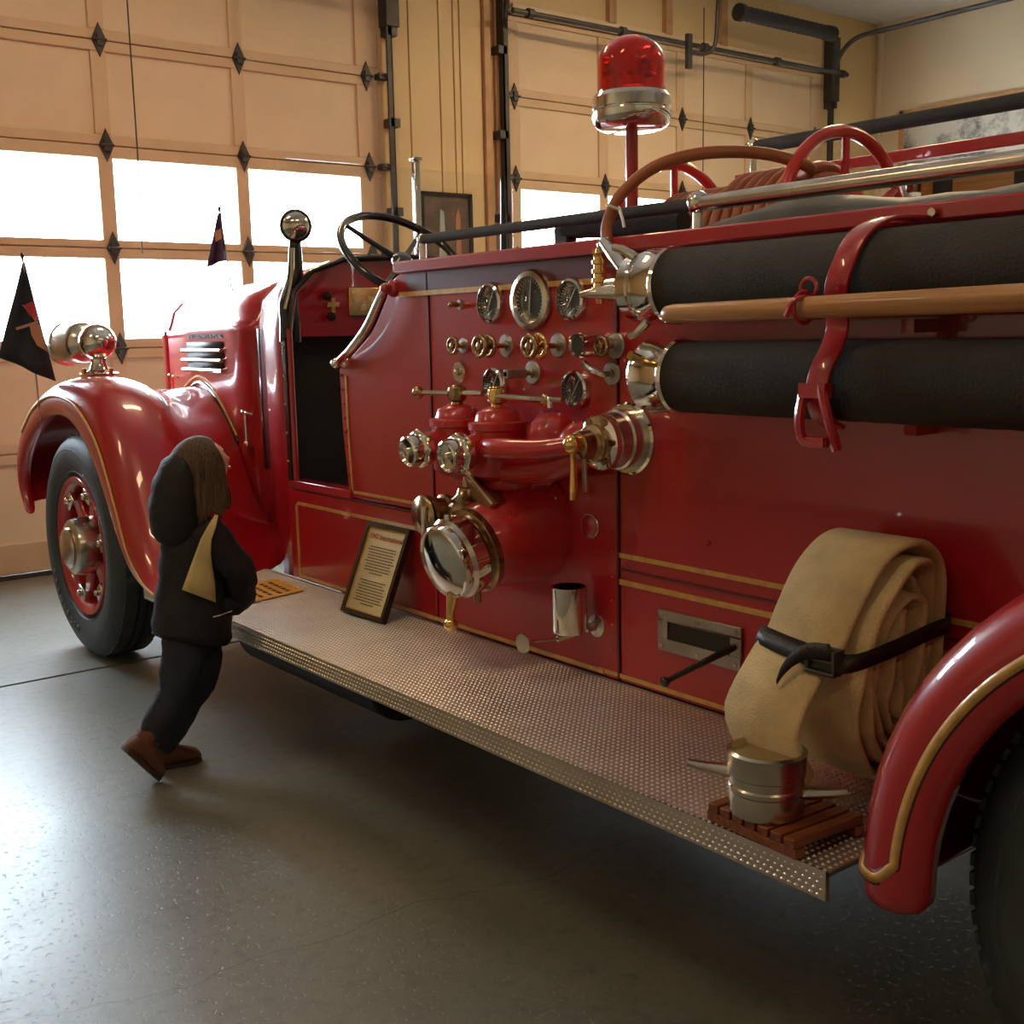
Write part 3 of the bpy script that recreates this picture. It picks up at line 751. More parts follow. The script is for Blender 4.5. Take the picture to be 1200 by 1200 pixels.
# --- wheels
def wheel(cx, cy, cz, sg, first=True, rim=RED):
    """cx = outer face of the tyre; sg=+1 faces -x"""
    def X(d): return cx + sg * d
    ax = (sg, 0, 0)
    c = (cx, cy, cz)
    wh = empty('wheel', (cx, cy, cz), T)
    prof = [(.315, .055), (.325, .035), (.36, .014), (.41, .002), (.45, .006), (.485, .022), (.508, .045), (.517, .07),
            (.517, .10), (.505, .102), (.505, .112), (.517, .114), (.517, .14), (.505, .142), (.505, .152), (.517, .154), (.517, .19), (.508, .215), (.485, .24), (.41, .258), (.325, .23), (.315, .21), (.300, .13), (.315, .055)]
    ty = obj('tire', B().lathe(c, ax, prof, 72, caps=False), RUBBER, wh, smooth=50)
    lug = B()
    for k in range(90):
        a = 2 * PI * k / 90
        M = Matrix.Rotation(a, 3, 'X')
        lug.obox(Vector(c) + Vector((sg * .062, 0, 0)) + M @ Vector((0, 0, .505)), (.035, .024, .022), M)
        lug.obox(Vector(c) + Vector((sg * .200, 0, 0)) + M @ Vector((0, 0, .505)), (.035, .024, .022), M)
    lg = obj('tread_lug', lug, RUBBER, ty, bevel=0); lg['kind'] = 'stuff'
    obj('sidewall_rib', B().torus((X(.008), cy, cz), ax, .445, .004, 72, 6).torus((X(.022), cy, cz), ax, .345, .004, 72, 6), RUBBER, ty)
    obj('rim', B().lathe(c, ax, [(.318, .06), (.325, .030), (.318, .020), (.296, .024), (.276, .040), (.270, .07), (.268, .13), (.268, .19)], 60, caps=False), rim, wh, smooth=50)
    obj('wheel_dish', B().lathe(c, ax, [(.27, .16), (.24, .165), (.15, .16), (.0, .16)], 40), rim, wh)
    for k in range(6):
        a = 2 * PI * k / 6 + .35
        M = Matrix.Rotation(a, 3, 'X')
        sp = B().obox(Vector(c) + Vector((sg * .105, 0, 0)) + M @ Vector((0, 0, .19)), (.08, .085, .18), M)
        so_ = obj('spoke', sp, rim, wh, bevel=.015)
        lc = Vector(c) + Vector((sg * .052, 0, 0)) + M @ Vector((0, 0, .252))
        obj('rim_clamp', B().obox(lc, (.034, .085, .055), M).cyl(lc - Vector((sg * .005, 0, 0)), lc - Vector((sg * .035, 0, 0)), .017, 6), NICKEL, so_, bevel=.006)
    obj('hub', B().lathe((X(-.04), cy, cz), ax, [(0, -.012), (.05, -.010), (.085, -.004), (.092, .004), (.092, .012), (.11, .014), (.125, .024), (.135, .06), (.135, .15)], 40), NICKEL, wh, smooth=40, label='round nickel hub cap')
    return wh
WH = wheel(1.645, 5.36, .52, 1)
M3 = Vector((1.645, 5.36, .52))
lets = 'TRANSPORT'
tr = WH.children[0]
tro = [k for k in C.objects if k.parent == WH and k.name.startswith('tire')][0]
for i, ch in enumerate(lets):
    a = math.radians(205 + i * 7.0)   # measured in the y-z plane, seen from -x
    up = Vector((0, -math.sin(a) * 0 + math.cos(a), math.sin(a)))
    rad = Vector((0, -math.cos(a), math.sin(a)))   # viewer at -x: +y is left
    posn = Vector((1.6465, 5.36, .52)) + rad * .405
    posn = Vector((posn.x, posn.y, posn.z))
    tang = Vector((0, -rad.z, rad.y)) * -1
    # letters read with their tops to the hub
    o = text_mesh('sidewall_letter', ch, .042, TYRETEXT, tro, frame_matrix(posn, Vector((0, rad.z, -rad.y)) , -rad), .0025)
wheel(1.745, .50, .51, 1)
wheel(2 * XC - 1.645, 5.36, .52, -1)
wheel(2 * XC - 1.745, .50, .51, -1)

# --- headlight on the near fender
hl = empty('headlight', (1.84, 5.45, 1.30), T)
obj('pedestal', B().lathe((1.84, 5.44, 1.29), (0, 0, 1), [(.085, 0), (.088, .012), (.06, .018), (.045, .028), (.034, .06), (.036, .085), (.05, .10)], 24), CHROME, hl)
obj('shell', B().sph((1.84, 5.44, 1.445), .085, 24, 1, 1.15, 1), CHROME, hl, smooth=60)
lax = Vector((-.16, 1, -.02)).normalized()
b0 = Vector((1.84, 5.44, 1.445))
obj('lamp_drum', B().lathe(b0 + lax * .06, lax, [(.05, 0), (.088, .03), (.097, .07), (.099, .20), (.105, .205), (.105, .24), (.098, .25)], 28, caps=False), NICKEL, hl, smooth=40)
obj('lens', B().lathe(b0 + lax * .318, lax, [(.100, 0), (.08, .012), (0, .022)], 24), GLASS, hl)
obj('pedestal_bolt', B().cyl((1.765, 5.42, 1.30), (1.765, 5.42, 1.325), .012, 6).cyl((1.87, 5.37, 1.30), (1.87, 5.37, 1.325), .012, 6), BRASS, hl)
hl2 = dup(hl, (2 * XC - 2 * 1.84, 0, 0), T)

# --- windshield with glass, posts, round mirror
ws = empty('windshield', (XC, 4.3, 1.46), T)
obj('glass', B().box(2.26, 3.40, 4.298, 4.304, 1.79, 2.152), GLASS, ws, smooth=0)
pst = B().tube([(2.232, 4.285, 1.43), (2.236, 4.285, 1.52), (2.234, 4.285, 1.58), (2.262, 4.285, 1.68), (2.27, 4.285, 1.80), (2.268, 4.285, 1.84)], [.050, .050, .048, .036, .028, .020], 14, smooth=4, flat=.6, up=(0, 1, 0))
obj('corner_post', pst, BLACK, ws, smooth=60)
obj('post_trim', B().tube([(2.200, 4.262, 1.56), (2.232, 4.255, 1.68), (2.246, 4.262, 1.80)], .009, 8, smooth=4), CHROME, ws)
obj('corner_post', B().tube([(3.37, 4.285, 1.43), (3.35, 4.285, 1.58), (3.335, 4.285, 1.70), (3.335, 4.285, 2.15)], [.046, .04, .024, .012], 12, smooth=4, flat=.5, up=(0, 1, 0)), BLACK, ws)
obj('centre_post', B().box(2.858, 2.886, 4.282, 4.312, 1.77, 2.185), CHROME, ws, bevel=.006)
obj('post_cap', B().box(2.850, 2.894, 4.276, 4.318, 2.185, 2.20), NICKEL, ws, bevel=.004)
mc = Vector((2.268, 4.27, 1.888)); max_ = Vector((-.25, -1, -.05)).normalized()
sm = obj('spot_mirror', B().lathe(mc - max_ * .05, max_, [(0, 0), (.03, .006), (.055, .025), (.064, .045), (.066, .055), (.058, .058)], 28), BLACK, ws, smooth=50)
obj('mirror_face', B().lathe(mc + max_ * .004, max_, [(.060, 0), (.05, .010), (.03, .018), (0, .021)], 28), MIRROR, sm, smooth=180)
obj('mirror_bracket', B().cyl((2.268, 4.29, 1.82), (2.268, 4.29, 1.86), .012), CHROME, ws)
obj('glass_edge_line', B().cyl((2.31, 4.32, 1.86), (2.318, 4.32, 2.06), .0022, 6), CHROME, ws)  # thin chrome rod added for the bright sheen along the glass edge

# --- steering wheel
sw = empty('steering_wheel', (2.42, 3.75, 1.70), T)
sc_ = py(474, 301, 3.72); sn = Vector((0.04, -.66, .75)).normalized()
obj('rim', B().torus(sc_, sn, .250, .0155, 56, 10), BLACK, sw, smooth=180)
obj('hub', B().lathe(sc_ - sn * .045, sn, [(.018, 0), (.04, .01), (.045, .03), (.03, .045), (0, .05)], 20), BLACK, sw)
u_ = (Vector((1, 0, 0)) - sn * sn.x).normalized(); v_ = sn.cross(u_)
for k in range(4):
    a = math.radians(45 + 90 * k); d = u_ * math.cos(a) + v_ * math.sin(a)
    obj('spoke', B().tube([sc_ - sn * .02 + d * .03, sc_ - sn * .012 + d * .13, sc_ + d * .248], [.012, .010, .009], 8, smooth=3), BLACK, sw)
obj('steering_column', B().cyl(sc_ - sn * .05, sc_ - sn * .68, .02), BLACK, sw)
obj('column_clamp', B().box(sc_.x - .05, sc_.x + .05, sc_.y + .23, sc_.y + .29, sc_.z - .47, sc_.z - .40), NICKEL, sw, bevel=.01)

# --- grab handle beside the seat
hp = [px(396, 424, 2.165), px(412, 408, 2.15), px(430, 383, 2.15), px(444, 352, 2.155), px(451, 338, 2.165)]
gh = obj('grab_handle', B().tube(hp, [.013, .015, .015, .014, .013], 12, smooth=6), CHROME, T, smooth=180, label='curved chrome grab handle')
obj('handle_foot', B().lathe(hp[0] + Vector((.035, .01, 0)), (-1, 0, 0), [(.028, 0), (.026, .012), (.016, .02), (.016, .04)], 16).sph(hp[0] + Vector((-.004, .012, -.006)), .019, 14), CHROME, gh)
obj('handle_foot', B().lathe(hp[-1] + Vector((.035, -.004, 0)), (-1, 0, 0), [(.030, 0), (.028, .012), (.018, .02), (.016, .04)], 16).sph(hp[-1], .018, 14), RED, gh)

# --- gauges
def gauge(y, z, r, ang, big=False):
    g = empty('pressure_gauge', (XS, y, z), T)
    c = (XS, y, z); ax = (-1, 0, 0)
    obj('bezel', B().lathe(c, ax, [(r * 1.02, 0), (r * 1.04, .010), (r * .98, .020), (r * (.80 if big else .86), .024), (r * (.72 if big else .82), .010)], 40, caps=False), CHROME if not big else NICKEL, g, smooth=40)
    dl = obj('dial', B().lathe(c, ax, [(r * .88, .0), (r * .88, .012), (0, .0121)], 36), DIAL, g)
    M = Matrix.Rotation(ang, 3, 'X')
    b = B().obox(Vector((XS - .0145, y, z)) + M @ Vector((0, 0, r * .12)), (.002, r * .05, r * 1.1), M)
    obj('needle', b, NEEDLE, g)
    tk = B()
    for k in range(24):
        a = math.radians(-135 + 270 * k / 23); M2 = Matrix.Rotation(a, 3, 'X')
        tk.obox(Vector((XS - .0130, y, z)) + M2 @ Vector((0, 0, r * .68)), (.0012, r * .03, r * .13), M2)
    t_ = obj('scale_marks', tk, NEEDLE, dl, smooth=0); t_['kind'] = 'stuff'
    obj('glass', B().lathe((XS - .0175, y, z), ax, [(r * .82, 0), (0, .0002)], 30), GLASS, g, smooth=180)
    return g
for (u, v, h, an, bg) in ((575, 355, 47, .5, 0), (622, 352, 70, 0.1, 1), (670, 351, 50, .6, 0), (580, 450, 40, .5, 0), (675, 456, 45, .6, 0)):
    q = px(u + 3, v, XS); q2 = px(u, v - h / 2, XS); gauge(q.y, q.z, abs(q2.z - q.z), an, bool(bg))

# --- panel valves: a plate on the panel, a stem and a knob standing out
def handwheel(c, r, m):
    b = B().torus(c, (1, 0, 0), r * .8, r * .22, 24, 8)
    for k in range(5):
        a = 2 * PI * k / 5; b.tube([Vector(c), Vector(c) + Vector((0, math.cos(a), math.sin(a))) * r * .8], r * .12, 6)
    b.lathe(Vector(c) + Vector((.014, 0, 0)), (-1, 0, 0), [(r * .35, 0), (r * .35, .02), (0, .024)], 12)
    return b
def valve(ub, v, uk, plate_r, knob_r, m=NICKEL, kind='wheel'):
    q = px(ub, v, XS); dx = (ub - uk) / 310.0
    if q.y < 2.5: dx = (ub - uk) / 345.0
    g = empty('panel_valve', (XS, q.y, q.z), T)
    obj('plate', B().lathe((XS, q.y, q.z), (-1, 0, 0), [(plate_r, 0), (plate_r, .004), (plate_r * .9, .007), (plate_r * .4, .008), (plate_r * .4, .014)], 24), STEEL, g)
    obj('stem', B().cyl((XS - .01, q.y, q.z), (XS - dx, q.y, q.z), .008, 10), BRONZE, g)
    kc = Vector((XS - dx, q.y, q.z))
    if kind == 'wheel': obj('handwheel', handwheel(kc, knob_r, m), m, g, smooth=60)
    elif kind == 'ball': obj('knob', B().sph(kc, knob_r, 14), m, g, smooth=180)
    elif kind == 'bar': obj('pull_handle', B().box(kc.x, kc.x + .075, kc.y - .010, kc.y + .010, kc.z - .013, kc.z + .013), m, g, bevel=.003)
    elif kind == 'lever': obj('lever', B().tube([kc + Vector((.01, 0, -.005)), kc + Vector((-.03, 0.02, .015)), kc + Vector((-.05, .03, .035))], [.008, .011, .009], 10, smooth=3), m, g)
    return g
valve(540, 357, 528, .016, .010, BRONZE, 'ball')
valve(544, 405, 530, .026, .030, BRONZE)
valve(594, 405, 572, .035, .036, BRONZE)
valve(596, 405, 562, .020, .036, BRONZE)
valve(655, 405, 632, .036, .038, BRASS)
valve(657, 405, 621, .02, .036, BRONZE)
valve(722, 405, 703, .037, .030, BRONZE)
q = px(690, 404, XS - .02)
obj('sight_glass', B().lathe((XS, q.y - .05, q.z), (-1, 0, 0), [(.033, 0), (.034, .10), (.030, .112), (.026, .100)], 24, caps=False), CHROME, T)
obj('sight_glass_face', B().lathe((XS, q.y - .05, q.z), (-1, 0, 0), [(.029, .103), (0, .1045)], 24), DIAL, T)
valve(625, 437, 592, .036, .02, STEEL, 'bar')
valve(718, 438, 706, .034, .02, NICKEL, 'lever')
q = px(539, 436, XS)
obj('key_plate', B().lathe((XS, q.y, q.z), (-1, 0, 0), [(.034, 0), (.034, .004), (.030, .008), (.012, .008), (.010, .016), (0, .018)], 28), NICKEL, T)
q = px(692, 616, XS)
obj('red_cap', B().lathe((XS, q.y, q.z), (-1, 0, 0), [(.033, 0), (.032, .006), (.02, .012), (0, .014)], 28), RED, T)
obj('cap_ring', B().torus((XS - .003, q.y, q.z), (1, 0, 0), .034, .003, 28, 6), NICKEL, T)

# --- twin discharge valves with chrome capped outlets
def outlet(y, z, xa, xb, zt, lever, cap_r=.050):
    g = empty('discharge_valve', (xa, y, z - .1), T)
    body = B().lathe((xa, y, z - .12), (0, 0, 1), [(.05, 0), (.078, .02), (.082, .08), (.082, .15), (.088, .155), (.088, .175), (.070, .18), (.062, .205), (.03, .22)], 28)
    body.lathe((xa, y, z - .01), (-1, 0, -.12), [(.055, 0), (.050, .05), (.044, .085), (.044, .12)], 24)
    body.cyl((xa, y, z - .02), (XS, y, z - .02), .062, 24)
    obj('valve_body', body, RED2, g, smooth=50)
    d = Vector((-1, 0, -.12)).normalized(); c0 = Vector((xa, y, z - .01)) + d * (xa - xb - .055)
    obj('outlet_ring', B().lathe(c0, d, [(.050, 0), (.060, .004), (.062, .030), (.052, .036), (.048, .05)], 8), CHROME, g, bevel=.004)
    obj('outlet_cap', B().lathe(c0 + d * .036, d, [(.048, 0), (.050, .014), (.046, .034), (.040, .038), (.036, .030), (.012, .028), (.011, .040), (0, .044)], 28), CHROME, g, smooth=40)
    obj('valve_stem', B().lathe((xa, y, z + .078), (0, 0, 1), [(.022, 0), (.018, .03), (.028, .034), (.030, .05), (.028, .074), (.018, .078), (.014, .082)], 10), BRONZE if lever < 0 else BRASS, g, bevel=.002)
    hz = z + .134
    if lever < 0: ends = [Vector((xa - .05, y + .14, hz)), Vector((xa + .03, y - .09, hz))]
    else: ends = [Vector((xa - .02, y + .02, hz)), Vector((xa + .02, y - .20, hz - .01))]
    lv = obj('lever_handle', B().tube(ends, [.008, .010], 10), NICKEL, g)
    tip = ends[0] if lever < 0 else ends[1]
    obj('lever_ball', B().sph(tip, .020, 14), BRASS if lever > 0 else BRONZE, lv, smooth=180)
    return g
outlet(2.925, 1.135, 2.08, 1.905, 0, -1)
outlet(2.715, 1.135, 2.075, 1.90, 0, 1)
mf = B().tube([(2.10, 3.0, 1.08), (2.08, 2.9, 1.06), (2.07, 2.72, 1.05), (2.08, 2.5, 1.07), (2.10, 2.36, 1.12)], .042, 18, smooth=4)
mf.tube([(2.02, 2.72, 1.115), (1.985, 2.60, 1.125), (2.01, 2.45, 1.13), (2.05, 2.33, 1.15)], [.030, .031, .029, .026], 16, smooth=5)
mf.sph((2.12, 2.52, 1.15), .075, 20).sph((2.12, 2.40, 1.14), .065, 16)
mf.lathe((2.12, 2.72, .98), (0, 0, 1), [(.07, 0), (.095, .02), (.095, .05), (.075, .06), (.075, .14)], 24)
mf.lathe((2.12, 2.90, .99), (0, 0, 1), [(.06, 0), (.08, .02), (.08, .05), (.06, .06), (.06, .14)], 24)
obj('pump_manifold', mf, RED2, T, smooth=60)
fl = B()
for k in range(8):
    a = 2 * PI * k / 8
    fl.cyl((2.12 + .085 * math.cos(a), 2.72 + .085 * math.sin(a), 1.03), (2.12 + .085 * math.cos(a), 2.72 + .085 * math.sin(a), 1.055), .011, 6)
bt = obj('flange_bolt', fl, RED2, T); bt['kind'] = 'stuff'
obj('drain_cock', B().cyl((2.03, 2.42, 1.245), (2.03, 2.42, 1.275), .008, 8).tube([(2.03, 2.50, 1.268), (2.03, 2.37, 1.268)], .007, 8), NICKEL, T)
# big stepped chrome discharge flange with its drop lever
fa = empty('pump_discharge', (XS, 2.29, 1.15), T)
fc = px(737, 514, XS); cy_, cz_ = fc.y, fc.z
obj('wall_flange', B().lathe((XS, cy_, cz_), (-1, 0, 0), [(.100, 0), (.100, .006), (.094, .012), (.086, .012)], 40), CHROME, fa, smooth=40)
obj('barrel', B().lathe((XS, cy_, cz_), (-1, 0, 0), [(.082, .005), (.082, .05), (.076, .055), (.072, .085)], 36), NICKEL, fa, smooth=40)
cf = obj('bolt_collar', B().lathe((XS, cy_, cz_), (-1, 0, -.03), [(.070, .085), (.074, .09), (.074, .112), (.060, .118)], 36), CHROME, fa, smooth=40)
for k in range(6):
    a = 2 * PI * k / 6; c_ = Vector((XS - .11, cy_ + .060 * math.cos(a), cz_ + .060 * math.sin(a)))
    obj('bolt', B().cyl(c_, c_ - Vector((.014, 0, 0)), .010, 6), BRONZE, cf)
obj('sleeve', B().lathe((XS, cy_, cz_), (-1, 0, -.03), [(.052, .11), (.052, .128), (.046, .13), (.050, .135), (.044, .14), (.048, .146), (.040, .152), (.036, .185), (.022, .19)], 28), BRONZE, fa, smooth=30)
lc = Vector((XS - .205, cy_, cz_))
obj('lever_knob', B().lathe(lc + Vector((.02, 0, 0)), (-1, 0, 0), [(.020, 0), (.026, .008), (.026, .026), (.016, .034), (0, .036)], 20).sph(lc + Vector((0, 0, .0)), .026, 16), BRASS, fa, smooth=50)
obj('drop_lever', B().tube([lc, lc + Vector((0.002, 0, -.05)), lc + Vector((.002, 0, -.12)), lc + Vector((0, 0, -.148))], [.009, .008, .012, .010], 12, smooth=4), BRASS, fa)
obj('drop_lever', B().tube([lc + Vector((.04, 0, -.03)), lc + Vector((.045, 0, -.13))], [.007, .008], 10), NICKEL, fa)

# --- large suction inlet with chrome cap
si = empty('suction_inlet', (2.0, 2.71, .7), T)
d = Vector((-.35, 0.0, -.078)).normalized(); base = Vector((XS, 2.71, .872))
obj('inlet_bell', B().lathe(base + d * -.02, d, [(.182, 0), (.180, .03), (.168, .07), (.150, .12), (.134, .18), (.127, .24), (.120, .25)], 44), RED2, si, smooth=50)
obj('inlet_ring', B().lathe(base + d * .215, d, [(.118, 0), (.126, .004), (.128, .028), (.118, .032), (.112, .034), (.112, .042)], 44), BRONZE, si, smooth=30)
cap = obj('inlet_cap', B().lathe(base + d * .26, d, [(.110, 0), (.120, .006), (.121, .05), (.112, .062), (.113, .075), (.109, .088), (.104, .092), (.100, .086), (.075, .092), (.04, .096), (0, .0975)], 44), CHROME, si, smooth=30, label='bright chrome inlet cap')
fcn = base + d * .325
obj('cap_lug', B().tube([fcn + Vector((0.01, 0, -.10)), fcn + Vector((0, 0, -.15)), fcn + Vector((0, 0, -.185))], [.020, .012, .014], 12, smooth=3).sph(fcn + Vector((0, 0, -.19)), .021, 14), BRASS, cap)
obj('cap_lug', B().tube([fcn + Vector((0.01, 0, .10)), fcn + Vector((0, 0, .12)), fcn + Vector((0, 0, .135))], [.018, .013, .010], 12, smooth=3), NICKEL, cap)
obj('cap_lug', B().cyl(base + d * .24 + Vector((0, -.02, -.11)), base + d * .24 + Vector((0, -.02, -.15)), .012, 8), BRONZE, cap)
# small elbow fitting above it
ef = empty('relief_elbow', (2.0, 2.74, 1.0), T)
e0 = px(503, 603, 1.93)
eb = B().lathe((e0.x - .02, e0.y, e0.z), (1, 0, .05), [(.038, 0), (.062, .004), (.062, .018), (.05, .024), (.044, .07), (.052, .074), (.052, .09), (.044, .094), (.044, .17)], 28)
obj('elbow_barrel', eb, BRONZE, ef, smooth=40)
obj('elbow_face', B().lathe((e0.x - .022, e0.y, e0.z), (-1, 0, 0), [(.060, 0), (.056, .006), (.0, .012)], 28), BRONZE, ef, smooth=60)
e1 = px(548, 590, 2.0)
obj('cock_body', B().lathe((e1.x - .01, e1.y, e1.z - .06), (.12, 0, 1), [(.045, 0), (.058, .01), (.056, .05), (.046, .06), (.050, .07), (.034, .085), (.03, .105), (.018, .11), (.016, .14)], 24), BRONZE, ef, smooth=40)
obj('cock_wedge', B().prism([(e1.x - .01, e1.y + .02, e1.z - .09), (e1.x - .01, e1.y - .06, e1.z - .07), (e1.x - .01, e1.y - .135, e1.z + .015), (e1.x - .01, e1.y + .0, e1.z + .085)], (.07, 0, 0)), BRONZE, ef, bevel=.006)
obj('cock_lever', B().tube([(e1.x - .0, e1.y + .0, e1.z + .095), (e1.x + .0, e1.y - .13, e1.z + .01)], [.009, .011], 8), NICKEL, ef)
obj('link_rod', B().tube([(e0.x - .035, e0.y - .03, e0.z + .03), (e0.x - .045, e0.y - .035, e0.z - .02), (e0.x - .05, e0.y - .045, e0.z - .065)], [.013, .007, .010], 10, smooth=3), NICKEL, ef)

# --- cup, key disc and slot plate low on the body
cu = px(668, 742, 2.12); ct = px(668, 690, 2.12)
cp = obj('oil_cup', B().lathe((2.12, cu.y, cu.z + .004), (0, 0, 1), [(.0, 0), (.048, 0), (.050, .006), (.050, ct.z - cu.z), (.053, ct.z - cu.z + .003), (.046, ct.z - cu.z + .003), (.045, .02), (0, .015)], 32), CHROME, T, smooth=40, label='open chrome cup')
fp = px(700, 733, XS)
obj('cup_bracket', B().lathe((XS, fp.y, fp.z), (-1, 0, 0), [(.034, 0), (.033, .005), (.014, .012), (.012, .04)], 20).tube([(XS - .04, fp.y, fp.z), (2.12, cu.y, cu.z - .006), (2.08, cu.y + .01, cu.z - .012)], .009, 8), NICKEL, T)
kd = px(614, 754, 2.0)
obj('key_rod', B().tube([(2.08, cu.y + .01, cu.z - .012), kd + Vector((.03, 0, .0))], .004, 6), BRONZE, T)
obj('key_disc', B().lathe(kd, (-1, -.1, 0), [(0, 0), (.028, .001), (.028, .006), (0, .007)], 24), NICKEL, T)
s0, s1 = px(773, 714, XS), px(873, 785, XS)
sp = B()
ya, yb, za, zb = 1.882, 2.172, .590, .704
xo = XS - .010
sp.box(xo, XS, ya, yb, zb - .028, zb).box(xo, XS, ya, yb, za, za + .034).box(xo, XS, yb - .035, yb, za + .034, zb - .028).box(xo, XS, ya, ya + .035, za + .034, zb - .028)
spo = obj('slot_plate', sp, STEEL, T, bevel=.002, label='grey metal plate with a slot')
obj('slot', B().box(XS - .004, XS + .001, ya + .03, yb - .03, za + .03, zb - .026), BLACKM, spo)
sc2 = B()
for yy in (ya + .016, (ya + yb) / 2, yb - .016):
    for zz in (za + .014, zb - .014): sc2.cyl((xo, yy, zz), (xo - .004, yy, zz), .006, 10)
obj('screw', sc2, NICKEL, spo)
sl0 = px(862, 757, XS - .005); sl1 = px(779, 799, 2.03)
obj('shift_lever', B().tube([sl0 + Vector((.004, 0, 0)), sl0 + Vector((-.02, .0, -.004)), sl1], [.010, .010, .007], 8).sph(sl1, .014, 12), BLACK, T)

# --- upper hand rails: black wrapped, then polished pipe
rl0 = Vector((2.29, 3.40, 1.772)); rl1 = Vector((2.29, 2.135, 1.768))
obj('hand_rail', B().cyl(rl0, rl1, .017, 16), HOSE, T, label='black wrapped hand rail')
obj('hand_rail', B().cyl(rl1, (2.29, -1.2, 1.775), .021, 18), NICKEL, T, label='long polished hand rail')
for (y, r) in ((3.40, .020), (2.125, .030), (.6, .030), (-1.0, .03)):
    obj('rail_stanchion', B().cyl((2.29 - .03 * 0, y, 1.69), (2.29, y, 1.77), .013, 14).sph((2.29, y, 1.772), r, 16).lathe((2.29, y, 1.69), (0, 0, 1), [(.03, 0), (.028, .006), (.014, .012)], 16), CHROME, T, smooth=60)
# second wrapped rail tucked below, toward the bed
obj('hand_rail', B().tube([(2.36, 2.72, 1.755), (2.36, 2.5, 1.745), (2.36, 2.24, 1.735)], .030, 14), HOSE, T)
obj('deck_bracket', B().box(2.34, 2.38, 2.70, 2.76, 1.69, 1.76), IRON, T, bevel=.003)
# far side rail and beam
obj('hand_rail', B().cyl((XF - .05, 2.86, 2.085), (XF - .05, -1.2, 2.085), .024, 16), HOSE, T)
obj('side_beam', B().box(XF - .06, XF - .03, -1.2, 2.92, 1.960, 1.998), RED, T, bevel=.004)
for y in (2.84, 1.6, 0):
    obj('rail_stanchion', B().cyl((XF - .05, y, 1.70), (XF - .05, y, 2.085), .012, 12).sph((XF - .05, y, 2.085), .03, 14), CHROME if y > 2 else RED, T, smooth=60)

# --- red beacon on its mast
bc = Vector((2.5, 2.585, 0))
be = empty('beacon', (2.5, 2.585, 1.69), T)
obj('mast', B().cyl((2.5, 2.585, 1.68), (2.5, 2.585, 2.05), .019, 18), RED, be)
obj('mast_foot', B().lathe((2.5, 2.585, 1.68), (0, 0, 1), [(.05, 0), (.048, .01), (.024, .02)], 20), RED, be)
obj('base', B().lathe((2.5, 2.585, 2.035), (0, 0, 1), [(.02, .0), (.090, .002), (.102, .008), (.112, .018), (.118, .034), (.119, .050), (.114, .053), (.114, .056), (.117, .060), (.116, .090), (.106, .103), (.098, .104)], 48), CHROME, be, smooth=30, label='chrome beacon base')
dm = [(.098, .104), (.100, .110)] + [(.100, .110 + .08 * k / 4) for k in range(1, 5)] + [(.100 * math.cos(a), .190 + .083 * math.sin(a)) for a in [PI / 2 * k / 9 for k in range(1, 9)]] + [(0.002, .273)]
obj('dome', B().lathe((2.5, 2.585, 2.03), (0, 0, 1), dm, 48, caps=False), REDGLASS, be, smooth=180, label='red dome')
inn = B()
for a in range(4):
    t = a * PI / 2 + .5
    c_ = Vector((2.5 + .045 * math.cos(t), 2.585 + .045 * math.sin(t), 2.225))
    inn.lathe(c_, (math.cos(t), math.sin(t), 0), [(.005, -.03), (.03, -.01), (.04, .02)], 16)
inn.cyl((2.5, 2.585, 2.16), (2.5, 2.585, 2.23), .03, 12)
obj('reflector', inn, CHROME, be)

# --- booster hose reel
rl = empty('hose_reel', (2.82, 2.4, 1.5), T)
def flange(y, r):
    b = B().torus((2.82, y, 1.70), (0, 1, 0), r, .018, 56, 10)
    fo = obj('reel_flange', b, REELRED, rl, smooth=180)
    for k in range(6):
        a = math.radians(30 + 60 * k)
        d_ = Vector((math.cos(a), 0, math.sin(a)))
        obj('flange_spoke', B().tube([Vector((2.82, y, 1.70)) + d_ * .10, Vector((2.82, y, 1.70)) + d_ * r], .0125, 10), REELRED, fo)
    obj('flange_disc', B().lathe((2.82, y, 1.70), (0, 1, 0), [(.0, -.012), (.13, -.010), (.15, 0), (.13, .010), (0, .012)], 36), REELRED, fo, smooth=40)
flange(2.06, .285); flange(2.72, .275)
obj('drum', B().cyl((2.82, 2.08, 1.70), (2.82, 2.70, 1.70), .12, 32), REELRED, rl)
obj('reel_stand', B().box(2.80, 2.84, 2.02, 2.06, 1.42, 1.70).box(2.80, 2.84, 2.72, 2.76, 1.42, 1.70), REELRED, rl, bevel=.004)

